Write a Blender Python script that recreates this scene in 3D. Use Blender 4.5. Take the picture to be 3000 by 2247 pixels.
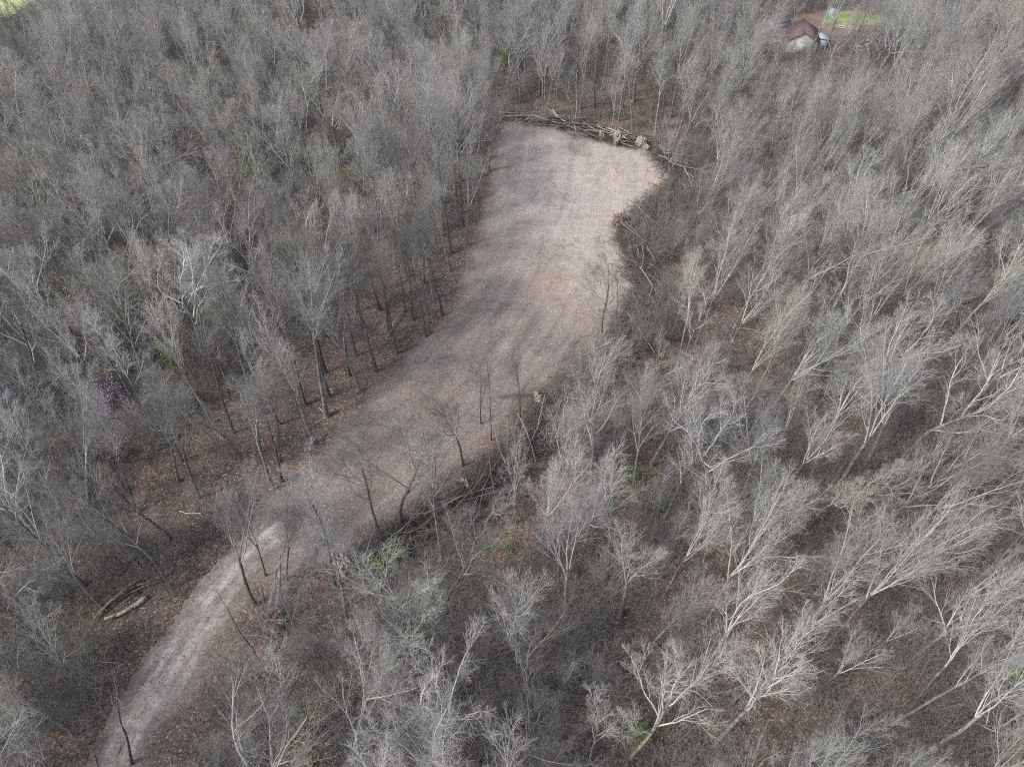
import bpy, math, random
import numpy as np
from mathutils import Vector, Matrix, Quaternion, Euler

for o in list(bpy.data.objects):
    bpy.data.objects.remove(o, do_unlink=True)
SC = bpy.context.scene
COL = SC.collection

# ------------------------------------------------------------------ camera, sky, sun, exposure
CAM_H = 70.0
PITCH = math.radians(44.4)                      # below the horizon
FPX = 2080.0                                    # focal length in photo pixels (photo 3000 x 2247)
cam = bpy.data.cameras.new('camera')
cam.sensor_width = 36.0
cam.lens = FPX / 3000.0 * 36.0
cam.clip_start, cam.clip_end = 0.5, 12000.0
camo = bpy.data.objects.new('camera', cam)
COL.objects.link(camo)
camo.location = (0, 0, CAM_H)
camo.rotation_euler = (math.pi / 2 - PITCH, 0, 0)
SC.camera = camo

SUN_DIR = Vector((0.80, 0.50, 0.0)).normalized()          # way the light travels on the ground
SUN_EL = math.radians(47)
world = bpy.data.worlds.new('World')
SC.world = world
world.use_nodes = True
wn = world.node_tree
bg = wn.nodes['Background']
sky = wn.nodes.new('ShaderNodeTexSky')
sky.sky_type = 'NISHITA'
sky.sun_disc = False
sky.sun_elevation = SUN_EL
sky.sun_rotation = math.atan2(-SUN_DIR.x, -SUN_DIR.y)
sky.air_density, sky.dust_density, sky.ozone_density = 1.0, 2.5, 0.6
thin = wn.nodes.new('ShaderNodeHueSaturation')          # thin high cloud: a paler, greyer sky
thin.inputs['Saturation'].default_value = 0.72
wn.links.new(sky.outputs[0], thin.inputs['Color'])
wn.links.new(thin.outputs[0], bg.inputs[0])
bg.inputs[1].default_value = 0.15
sun = bpy.data.lights.new('sun', 'SUN')
sun.energy = 1.5
sun.angle = math.radians(10)
sun.color = (1.0, 0.95, 0.88)
suno = bpy.data.objects.new('sun', sun)
COL.objects.link(suno)
ld = Vector((SUN_DIR.x * math.cos(SUN_EL), SUN_DIR.y * math.cos(SUN_EL), -math.sin(SUN_EL)))
suno.rotation_euler = ld.to_track_quat('-Z', 'Y').to_euler()
suno.location = (-60, -40, 120)
SC.view_settings.view_transform = 'Standard'
SC.view_settings.look = 'None'
SC.view_settings.exposure = 1.06
SC.view_settings.gamma = 1.0
SC.cycles.use_denoising = False
SC.cycles.sample_clamp_direct = 4.0
SC.cycles.sample_clamp_indirect = 2.0
SC.cycles.filter_width = 1.1
SC.cycles.max_bounces = 5
SC.cycles.diffuse_bounces = 3
SC.cycles.transparent_max_bounces = 4

# ------------------------------------------------------------------ picture <-> place (survey of the photo; V = 2212 px wide view)
VS = 3000.0 / 2212.0
sp, cp = math.sin(PITCH), math.cos(PITCH)

def ray(vx, vy):
    u = (vx * VS - 1500.0) / FPX
    v = (1123.5 - vy * VS) / FPX
    return np.array([u, cp + v * sp, -sp + v * cp])

def G(vx, vy, z=0.0):
    r = ray(vx, vy)
    t = (z - CAM_H) / r[2]
    return np.array([r[0] * t, r[1] * t, z])

def proj(p):
    x, y, z = p[0], p[1], p[2] - CAM_H
    d = y * cp - z * sp
    up = y * sp + z * cp
    return (1500 + FPX * x / d) / VS, (1123.5 - FPX * up / d) / VS, d

def top_at(base, vx, vy):
    r = ray(vx, vy)
    t = base[1] / r[1]
    return np.array([r[0] * t, base[1], CAM_H + r[2] * t])

def polyV(pts):
    return np.array([G(*p)[:2] for p in pts])

def sdist(P, poly):
    """signed distance, positive inside"""
    x, y = P[:, 0], P[:, 1]
    ins = np.zeros(len(P), bool)
    dmin = np.full(len(P), 1e9)
    n = len(poly)
    for i in range(n):
        a, b = poly[i], poly[(i + 1) % n]
        if a[1] != b[1]:
            c = ((a[1] > y) != (b[1] > y)) & (x < (b[0] - a[0]) * (y - a[1]) / (b[1] - a[1]) + a[0])
            ins ^= c
        ab = b - a
        t = np.clip(((x - a[0]) * ab[0] + (y - a[1]) * ab[1]) / (ab @ ab), 0, 1)
        d = np.hypot(x - a[0] - t * ab[0], y - a[1] - t * ab[1])
        dmin = np.minimum(dmin, d)
    return np.where(ins, dmin, -dmin)

def vnoise(x, y, s, seed=0):
    x, y = np.asarray(x) / s, np.asarray(y) / s
    xi, yi = np.floor(x).astype(np.int64), np.floor(y).astype(np.int64)
    fx, fy = x - xi, y - yi
    fx, fy = fx * fx * (3 - 2 * fx), fy * fy * (3 - 2 * fy)
    def h(a, b):
        k = (a * 374761393 + b * 668265263 + seed * 982451653) & 0x7fffffff
        k = ((k ^ (k >> 13)) * 1274126177) & 0x7fffffff
        return ((k ^ (k >> 16)) & 0xffff) / 65535.0
    return ((h(xi, yi) * (1 - fx) + h(xi + 1, yi) * fx) * (1 - fy) +
            (h(xi, yi + 1) * (1 - fx) + h(xi + 1, yi + 1) * fx) * fy)

def fbm(x, y, s, seed=0):
    return (vnoise(x, y, s, seed) + .5 * vnoise(x, y, s / 2.1, seed + 1) + .25 * vnoise(x, y, s / 4.3, seed + 2)) / 1.75

def hgt(x, y):
    x, y = np.asarray(x, float), np.asarray(y, float)
    fade = np.clip(1.2 - np.hypot(x, y) / 900.0, 0, 1)
    return ((vnoise(x, y, 34, 5) - .5) * 1.0 + (vnoise(x, y, 9, 6) - .5) * .3) * fade

def sstep(a, b, x):
    t = np.clip((x - a) / (b - a), 0, 1)
    return t * t * (3 - 2 * t)

CLEAR = polyV([(150, 1760), (205, 1656), (262, 1500), (330, 1400), (395, 1318), (450, 1240), (500, 1160), (560, 1075), (640, 1010),
               (692, 955), (770, 868), (832, 797), (882, 752), (922, 716), (962, 678), (985, 630), (1000, 545), (1038, 455),
               (1055, 372), (1066, 300), (1085, 262), (1110, 252), (1180, 262), (1240, 283), (1330, 305), (1400, 318),
               (1432, 352), (1476, 392), (1452, 438), (1375, 462), (1342, 495), (1365, 560), (1388, 620), (1342, 690),
               (1292, 765), (1215, 830), (1165, 872), (1120, 930), (1062, 992), (1002, 1050), (932, 1102), (862, 1142),
               (765, 1192), (735, 1230), (640, 1255), (575, 1300), (520, 1370), (470, 1450), (400, 1560), (345, 1656), (300, 1760)])
TRACK = polyV([(140, 1750), (190, 1656), (258, 1515), (330, 1400), (400, 1295), (462, 1210), (520, 1155), (590, 1105), (640, 1065), (685, 1085),
               (640, 1150), (582, 1220), (525, 1300), (482, 1375), (432, 1465), (380, 1550), (330, 1656), (290, 1750)])
OPEN_FLOOR = polyV([(255, 1470), (225, 1400), (215, 1330), (320, 1240), (400, 1200), (520, 1060), (640, 1000), (760, 1170),
                    (880, 1190), (860, 1260), (740, 1310), (640, 1350), (560, 1390), (430, 1530), (280, 1560)])
FAR_OPEN = polyV([(1110, 250), (1150, 210), (1190, 185), (1300, 172), (1430, 185), (1455, 300), (1400, 318), (1300, 300)])
YARD = polyV([(1610, 60), (1790, 25), (1960, 45), (1960, 70), (1800, 85), (1760, 105), (1640, 90)])
LAWN = polyV([(1775, 30), (1850, 26), (1930, 42), (1955, 55), (1920, 62), (1870, 60), (1800, 64), (1772, 50)])
SCRAP = polyV([(1850, 85), (1940, 85), (1940, 125), (1850, 125)])
FIELD = np.array([[-420., 204.], [-168., 212.], [-150., 224.], [-138., 237.], [-118., 252.], [-60., 268.], [0., 305.], [60., 420.], [-420., 420.]])

# ------------------------------------------------------------------ materials
def mat(name):
    m = bpy.data.materials.new(name)
    m.use_nodes = True
    nt = m.node_tree
    b = nt.nodes['Principled BSDF']
    b.inputs['Roughness'].default_value = 0.9
    b.inputs['Specular IOR Level'].default_value = 0.25
    return m, nt, b

def node(nt, kind, **kw):
    n = nt.nodes.new(kind)
    for k, v in kw.items():
        if k in n.inputs.keys():
            n.inputs[k].default_value = v
        else:
            setattr(n, k, v)
    return n

def mixc(nt, fac, a, b, blend='MIX'):
    n = nt.nodes.new('ShaderNodeMix')
    n.data_type = 'RGBA'
    n.blend_type = blend
    for s, v in ((n.inputs[0], fac), (n.inputs[6], a), (n.inputs[7], b)):
        if hasattr(v, 'is_linked') or hasattr(v, 'node'):
            nt.links.new(v, s)
        elif isinstance(v, (int, float)):
            s.default_value = v
        else:
            s.default_value = (*v, 1)
    return n.outputs[2]

def ramp(nt, fac, stops):
    r = nt.nodes.new('ShaderNodeValToRGB')
    e = r.color_ramp.elements
    while len(e) < len(stops):
        e.new(0.5)
    for q, (p, c) in zip(e, stops):
        q.position = p
        q.color = (c, c, c, 1) if isinstance(c, (int, float)) else (*c, 1)
    nt.links.new(fac, r.inputs[0])
    return r.outputs[0]

def noise(nt, scale, detail=3.0, rough=0.55, vec=None, dist=0.0):
    n = node(nt, 'ShaderNodeTexNoise', Scale=scale, Detail=detail, Roughness=rough, Distortion=dist)
    if vec is not None:
        nt.links.new(vec, n.inputs['Vector'])
    return n.outputs[0]

def bump(nt, b, h, strength, dist):
    n = node(nt, 'ShaderNodeBump', Strength=strength, Distance=dist)
    nt.links.new(h, n.inputs['Height'])
    nt.links.new(n.outputs[0], b.inputs['Normal'])

def world_pos(nt):
    return nt.nodes.new('ShaderNodeNewGeometry').outputs['Position']

def litter_color(nt, pos):
    """dead leaves on a forest floor: patches, then leaf-sized flecks"""
    big = noise(nt, 0.16, 4, 0.6, pos)
    c = ramp(nt, big, [(0.28, (0.064, 0.055, 0.049)), (0.45, (0.098, 0.075, 0.062)), (0.57, (0.136, 0.096, 0.077)), (0.72, (0.098, 0.084, 0.074))])
    v = node(nt, 'ShaderNodeTexVoronoi', Scale=7.5)
    v.inputs['Randomness'].default_value = 1.0
    nt.links.new(pos, v.inputs['Vector'])
    sep = nt.nodes.new('ShaderNodeSeparateColor')
    nt.links.new(v.outputs['Color'], sep.inputs[0])
    shade = ramp(nt, sep.outputs[0], [(0.0, 0.45), (0.5, 0.95), (1.0, 1.6)])
    c = mixc(nt, 1.0, c, shade, 'MULTIPLY')
    pale = ramp(nt, sep.outputs[1], [(0.91, 0.0), (0.95, .9)])
    c = mixc(nt, pale, c, (0.34, 0.28, 0.24))
    return c, v.outputs['Distance']

def ground_mat():
    m, nt, b = mat('leaf_litter')
    pos = world_pos(nt)
    c, d = litter_color(nt, pos)
    green = ramp(nt, noise(nt, 0.05, 5, 0.65, pos), [(0.56, 0.0), (0.70, 0.4)])
    c = mixc(nt, green, c, (0.075, 0.095, 0.04))
    nt.links.new(c, b.inputs['Base Color'])
    bump(nt, b, d, 0.5, 0.06)
    return m

def soil_mat():
    m, nt, b = mat('scraped_soil')
    pos = world_pos(nt)
    at = node(nt, 'ShaderNodeAttribute', attribute_name='soil')
    sp_ = nt.nodes.new('ShaderNodeSeparateColor')
    nt.links.new(at.outputs['Color'], sp_.inputs[0])
    sand, orange, edge = sp_.outputs[0], sp_.outputs[1], sp_.outputs[2]
    n1 = noise(nt, 0.22, 6, 0.62, pos, 0.4)
    base = ramp(nt, n1, [(0.30, (0.122, 0.110, 0.100)), (0.45, (0.166, 0.145, 0.130)), (0.58, (0.200, 0.166, 0.146)), (0.72, (0.166, 0.151, 0.137))])
    # long scrape marks along the clearing
    la = node(nt, 'ShaderNodeAttribute', attribute_name='lane')
    sl = noise(nt, 1.0, 5, 0.62, la.outputs['Vector'], .3)
    streak = ramp(nt, sl, [(0.30, 0.74), (0.45, 0.95), (0.54, 1.03), (0.70, 1.24)])
    base = mixc(nt, 1.0, base, streak, 'MULTIPLY')
    sandc = ramp(nt, noise(nt, 0.35, 6, 0.6, pos), [(0.3, (0.25, 0.218, 0.193)), (0.5, (0.35, 0.304, 0.270)), (0.7, (0.295, 0.268, 0.244))])
    c = mixc(nt, sand, base, mixc(nt, .6, sandc, streak, 'MULTIPLY'))
    crumb = ramp(nt, noise(nt, 1.3, 7, 0.75, pos, 1.0), [(0.42, 0.05), (0.60, 1.0)])
    orange = mixc(nt, 1.0, orange, crumb, 'MULTIPLY')
    c = mixc(nt, orange, c, (0.36, 0.225, 0.15))
    # crumbs, chips and leaves
    v = node(nt, 'ShaderNodeTexVoronoi', Scale=8.5)
    nt.links.new(pos, v.inputs['Vector'])
    s2 = nt.nodes.new('ShaderNodeSeparateColor')
    nt.links.new(v.outputs['Color'], s2.inputs[0])
    c = mixc(nt, 1.0, c, ramp(nt, s2.outputs[0], [(0.0, 0.70), (0.5, 1.0), (1.0, 1.25)]), 'MULTIPLY')
    c = mixc(nt, ramp(nt, s2.outputs[1], [(0.955, 0.0), (0.97, 0.7)]), c, (0.42, 0.38, 0.355))
    c = mixc(nt, ramp(nt, s2.outputs[2], [(0.90, 0.0), (0.94, 0.65)]), c, (0.11, 0.07, 0.055))
    lit, d2 = litter_color(nt, pos)
    c = mixc(nt, edge, lit, c)
    nt.links.new(c, b.inputs['Base Color'])
    # crawler marks in patches
    w = node(nt, 'ShaderNodeTexWave', Scale=1.9, Distortion=2.0, Detail=2.0)
    w.inputs['Detail Scale'].default_value = 1.2
    mp2 = node(nt, 'ShaderNodeMapping')
    mp2.inputs['Rotation'].default_value = (0, 0, math.radians(-58))
    nt.links.new(pos, mp2.inputs[0])
    nt.links.new(mp2.outputs[0], w.inputs[0])
    where = ramp(nt, noise(nt, 0.3, 2, 0.5, pos), [(0.56, 0.0), (0.64, .8)])
    hm = mixc(nt, 1.0, w.outputs[0], where, 'MULTIPLY')
    h2 = mixc(nt, 0.4, mixc(nt, .5, noise(nt, 1.6, 6, 0.7, pos), sl), hm)
    bump(nt, b, h2, 0.45, 0.16)
    return m

CENTRE = polyV([(215, 1800), (280, 1600), (450, 1330), (590, 1170), (740, 1040), (950, 870), (1090, 700), (1180, 560), (1225, 430), (1240, 330), (1235, 230)])
def lanes(X, Y):
    """distance across and along the way the blade and the wheels went"""
    best = np.full(len(X), 1e9); lat = np.zeros(len(X)); alo = np.zeros(len(X)); s0 = 0
    for a, b in zip(CENTRE[:-1], CENTRE[1:]):
        d = b - a; L = np.hypot(*d); d = d / L
        t = np.clip((X - a[0]) * d[0] + (Y - a[1]) * d[1], 0, L)
        dx, dy = X - a[0] - d[0] * t, Y - a[1] - d[1] * t
        r = np.hypot(dx, dy)
        w = r < best
        best = np.where(w, r, best)
        lat = np.where(w, np.sign(dx * d[1] - dy * d[0]) * r, lat)
        alo = np.where(w, s0 + t, alo)
        s0 += L
    return lat, alo

def track_mat():
    m, nt, b = mat('packed_track')
    pos = world_pos(nt)
    at = node(nt, 'ShaderNodeAttribute', attribute_name='soil')
    s = nt.nodes.new('ShaderNodeSeparateColor')
    nt.links.new(at.outputs['Color'], s.inputs[0])
    c = ramp(nt, noise(nt, 0.9, 7, 0.72, pos, 0.6), [(0.32, (0.175, 0.160, 0.147)), (0.5, (0.290, 0.265, 0.243)), (0.66, (0.38, 0.350, 0.322))])
    la = node(nt, 'ShaderNodeAttribute', attribute_name='lane')
    sl = noise(nt, 2.2, 5, 0.65, la.outputs['Vector'], .2)
    c = mixc(nt, 1.0, c, ramp(nt, sl, [(0.36, 0.62), (0.5, 1.0), (0.64, 1.30)]), 'MULTIPLY')
    fleck = node(nt, 'ShaderNodeTexVoronoi', Scale=6.0)
    nt.links.new(pos, fleck.inputs['Vector'])
    s2 = nt.nodes.new('ShaderNodeSeparateColor')
    nt.links.new(fleck.outputs['Color'], s2.inputs[0])
    c = mixc(nt, ramp(nt, s2.outputs[1], [(0.86, 0.0), (0.9, 0.7)]), c, (0.13, 0.085, 0.07))
    c = mixc(nt, s.outputs[0], c, mixc(nt, 1.0, c, (1.38, 1.38, 1.37), 'MULTIPLY'))
    lit, d = litter_color(nt, pos)
    c = mixc(nt, s.outputs[2], mixc(nt, 0.35, lit, (0.25, 0.21, 0.195)), c)
    nt.links.new(c, b.inputs['Base Color'])
    bump(nt, b, mixc(nt, .5, noise(nt, 1.8, 5, 0.7, pos), sl), 0.8, 0.25)
    return m

def bark_mat(name, lo, mid, hi, lichen=0.0, scale=(9, 9, 1.4)):
    m, nt, b = mat(name)
    tc = nt.nodes.new('ShaderNodeTexCoord')
    mp = node(nt, 'ShaderNodeMapping')
    mp.inputs['Scale'].default_value = scale
    nt.links.new(tc.outputs['Object'], mp.inputs[0])
    n = noise(nt, 1.0, 4, 0.65, mp.outputs[0])
    c = ramp(nt, n, [(0.32, lo), (0.5, mid), (0.68, hi)])
    if lichen:
        l = ramp(nt, noise(nt, 1.1, 3, 0.6, tc.outputs['Object']), [(0.52, 0.0), (0.62, lichen)])
        c = mixc(nt, l, c, (0.36, 0.385, 0.36))
    oi = nt.nodes.new('ShaderNodeObjectInfo')
    c = mixc(nt, 1.0, c, oi.outputs['Color'], 'MULTIPLY')
    tone = ramp(nt, oi.outputs['Random'], [(0.0, (0.60, 0.59, 0.58)), (0.2, (0.90, 0.91, 0.94)), (0.4, (1.08, 0.99, 0.90)), (0.6, (0.93, 0.99, 0.93)), (0.8, (1.04, 0.96, 0.95)), (1.0, (1.20, 1.19, 1.18))])
    c = mixc(nt, 1.0, c, tone, 'MULTIPLY')
    nt.links.new(c, b.inputs['Base Color'])
    bump(nt, b, n, 0.6, 0.03)
    return m

def plain_mat(name, c1, c2, scale=2.0, rough=0.85, tint=False):
    m, nt, b = mat(name)
    tc = nt.nodes.new('ShaderNodeTexCoord')
    c = ramp(nt, noise(nt, scale, 4, 0.6, tc.outputs['Object']), [(0.3, c1), (0.7, c2)])
    if tint:
        oi = nt.nodes.new('ShaderNodeObjectInfo')
        c = mixc(nt, 1.0, c, oi.outputs['Color'], 'MULTIPLY')
    nt.links.new(c, b.inputs['Base Color'])
    b.inputs['Roughness'].default_value = rough
    return m

def leaf_mat(name, cols, trans=0.25):
    m, nt, b = mat(name)
    g = nt.nodes.new('ShaderNodeNewGeometry')
    c = ramp(nt, g.outputs['Random Per Island'], [(i / (len(cols) - 1), c) for i, c in enumerate(cols)])
    nt.links.new(c, b.inputs['Base Color'])
    b.inputs['Roughness'].default_value = 0.6
    return m

M_GROUND, M_SOIL, M_TRACK = ground_mat(), soil_mat(), track_mat()
M_TRUNK = bark_mat('trunk_bark', (0.075, 0.070, 0.066), (0.150, 0.143, 0.136), (0.235, 0.228, 0.220), 0.55)
M_CROWN = bark_mat('branch_bark', (0.225, 0.219, 0.209), (0.310, 0.304, 0.293), (0.400, 0.394, 0.382), 0.35, (3, 3, 1.2))
M_BRUSH = bark_mat('brush_bark', (0.125, 0.118, 0.111), (0.205, 0.197, 0.188), (0.30, 0.291, 0.280), 0.2, (3, 3, 1.2))
M_SHADED_DEADBRUSH = bark_mat('shaded_dead_brush_bark', (0.055, 0.049, 0.045), (0.105, 0.096, 0.089), (0.19, 0.178, 0.167), 0.1, (3, 3, 1.2))  # darker copy of brush bark; shade inside the heaps put into its colour
M_LOG = bark_mat('log_bark', (0.15, 0.132, 0.118), (0.27, 0.245, 0.222), (0.40, 0.372, 0.34), 0.2, (5, 5, 1.0))
M_WOOD = plain_mat('bare_wood', (0.38, 0.33, 0.28), (0.60, 0.54, 0.47), 5)
M_CUT = plain_mat('raw_cut_wood', (0.50, 0.38, 0.26), (0.64, 0.52, 0.38), 6)
M_CLAY = plain_mat('root_plate_soil', (0.22, 0.175, 0.15), (0.46, 0.39, 0.34), 3.0)
M_REDCLAY = plain_mat('red_clay', (0.16, 0.115, 0.10), (0.36, 0.265, 0.23), 2.6)
M_LIMB = bark_mat('limb_bark', (0.25, 0.247, 0.237), (0.37, 0.368, 0.356), (0.50, 0.496, 0.48), 0.35, (4, 4, 1.0))

# ------------------------------------------------------------------ tubes
def unit(a):
    return a / np.maximum(np.linalg.norm(a, axis=-1, keepdims=True), 1e-9)

class Tubes:
    def __init__(self):
        self.groups = []
    def add(self, P, R, sides, cap=False):
        P, R = np.asarray(P, float), np.asarray(R, float)
        if P.ndim == 2:
            P, R = P[None], R[None]
        self.groups.append((P, R, sides, cap))
        return self
    def arrays(self):
        V, L, S, off = [], [], [], 0
        for P, R, k, cap in self.groups:
            m, n, _ = P.shape
            T = np.empty_like(P)
            T[:, 1:-1] = P[:, 2:] - P[:, :-2]
            T[:, 0], T[:, -1] = P[:, 1] - P[:, 0], P[:, -1] - P[:, -2]
            T = unit(T)
            axis = unit(P[:, -1] - P[:, 0])
            ref = np.where(np.abs(axis[:, :1]) < 0.7, np.array([[1., 0, 0]]), np.array([[0, 1., 0]]))[:, None, :]
            A = unit(np.cross(T, np.broadcast_to(ref, T.shape)))
            B = np.cross(T, A)
            ang = np.arange(k) * 2 * math.pi / k
            v = P[:, :, None, :] + R[:, :, None, None] * (np.cos(ang)[None, None, :, None] * A[:, :, None, :] + np.sin(ang)[None, None, :, None] * B[:, :, None, :])
            V.append(v.reshape(-1, 3))
            ii, jj, qq = np.meshgrid(np.arange(m), np.arange(n - 1), np.arange(k), indexing='ij')
            b0 = off + ii * n * k + jj * k
            q = np.stack([b0 + qq, b0 + (qq + 1) % k, b0 + k + (qq + 1) % k, b0 + k + qq], -1).reshape(-1)
            L.append(q)
            S.append(np.full(m * (n - 1) * k, 4))
            if cap:
                for i in range(m):
                    L.append(off + i * n * k + np.arange(k)[::-1])
                    L.append(off + i * n * k + (n - 1) * k + np.arange(k))
                    S.append(np.array([k, k]))
            off += m * n * k
        return np.concatenate(V), np.concatenate(L), np.concatenate(S)
    def limb_index(self):
        return np.concatenate([np.full(P.shape[0] * (P.shape[1] - 1) * k + (2 * P.shape[0] if cap else 0), 0 if k >= 5 else 1) for P, R, k, cap in self.groups])

def mesh_from(name, V, L, S, mats, smooth=True, mi=None):
    me = bpy.data.meshes.new(name)
    me.vertices.add(len(V))
    me.vertices.foreach_set('co', np.ascontiguousarray(V, np.float32).ravel())
    me.loops.add(len(L))
    me.loops.foreach_set('vertex_index', np.ascontiguousarray(L, np.int32))
    me.polygons.add(len(S))
    st = np.concatenate([[0], np.cumsum(S)[:-1]])
    me.polygons.foreach_set('loop_start', st.astype(np.int32))
    me.polygons.foreach_set('loop_total', np.asarray(S, np.int32))
    if smooth:
        me.polygons.foreach_set('use_smooth', np.ones(len(S), bool))
    for m in (mats if isinstance(mats, (list, tuple)) else [mats]):
        me.materials.append(m)
    if mi is not None:
        me.polygons.foreach_set('material_index', np.asarray(mi, np.int32))
    me.update(calc_edges=True)
    return me

def tube_mesh(name, tb, m, **kw):
    return mesh_from(name, *tb.arrays(), m, **kw)

def obj(name, me, parent=None, color=None):
    o = bpy.data.objects.new(name, me)
    COL.objects.link(o)
    if parent is not None:
        o.parent = parent
    if color is not None:
        o.color = (*color, 1)
    return o

def tag(o, label=None, cat=None, group=None, kind=None):
    for k, v in (('label', label), ('category', cat), ('group', group), ('kind', kind)):
        if v:
            o[k] = v
    return o

def thing(name, label, cat, loc=(0, 0, 0), group=None):
    o = obj(name, None)
    o.location = loc
    o.empty_display_size = 0.3
    return tag(o, label, cat, group)

# ------------------------------------------------------------------ growing bare trees (arrays of branches, level by level)
def paths(rng, base, d, length, nseg, wob, up):
    m = len(base)
    P = np.empty((m, nseg + 1, 3))
    P[:, 0] = base
    d = unit(d)
    step = (length / nseg)[:, None]
    for i in range(nseg):
        d = unit(d + rng.normal(0, wob, (m, 3)) + np.array([0, 0, up]))
        P[:, i + 1] = P[:, i] + d * step
    return P

def rads(r0, r1, n):
    t = np.linspace(0, 1, n)[None, :]
    return r0[:, None] * (1 - t) + r1[:, None] * t

def kids(rng, P, R, k, t0, t1, a0, a1, ratio, rr, nseg, wob, up, plen=None, tip=True, taper=.4, shape=.35):
    m, n, _ = P.shape
    plen = np.linalg.norm(np.diff(P, axis=1), axis=2).sum(1)
    t = t0 + (t1 - t0) * (np.arange(k)[None, :] + rng.uniform(0, 1, (m, k))) / k
    if tip:
        t[:, -1] = 1.0
    t = t.ravel()
    idx = np.repeat(np.arange(m), k)
    f = np.clip(t * (n - 1), 0, n - 1 - 1e-6)
    j = f.astype(int)
    w = (f - j)[:, None]
    base = P[idx, j] * (1 - w) + P[idx, j + 1] * w
    tan = unit(P[idx, j + 1] - P[idx, j])
    r = R[idx, j] * (1 - w[:, 0]) + R[idx, j + 1] * w[:, 0]
    ref = np.where(np.abs(tan[:, 2:3]) < 0.85, np.array([[0, 0, 1.]]), np.array([[1., 0, 0]]))
    A = unit(np.cross(tan, ref))
    B = np.cross(tan, A)
    az = (np.tile(np.arange(k) * 2.4, m) + np.repeat(rng.uniform(0, 6.28, m), k) + rng.normal(0, .5, m * k))[:, None]
    ang = np.radians(rng.uniform(a0, a1, m * k))[:, None]
    if tip:
        last = np.zeros((m, k), bool)
        last[:, -1] = True
        ang = np.where(last.ravel()[:, None], ang * .35, ang)
    d = tan * np.cos(ang) + (A * np.cos(az) + B * np.sin(az)) * np.sin(ang)
    ln = plen[idx] * ratio * (1 + shape - 2 * shape * t) * rng.uniform(.72, 1.25, m * k)
    r0 = np.maximum(r * rr * rng.uniform(.75, 1.0, m * k), 0.004)
    Pn = paths(rng, base, d, ln, nseg, wob, up)
    return Pn, rads(r0, r0 * taper, nseg + 1)

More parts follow.
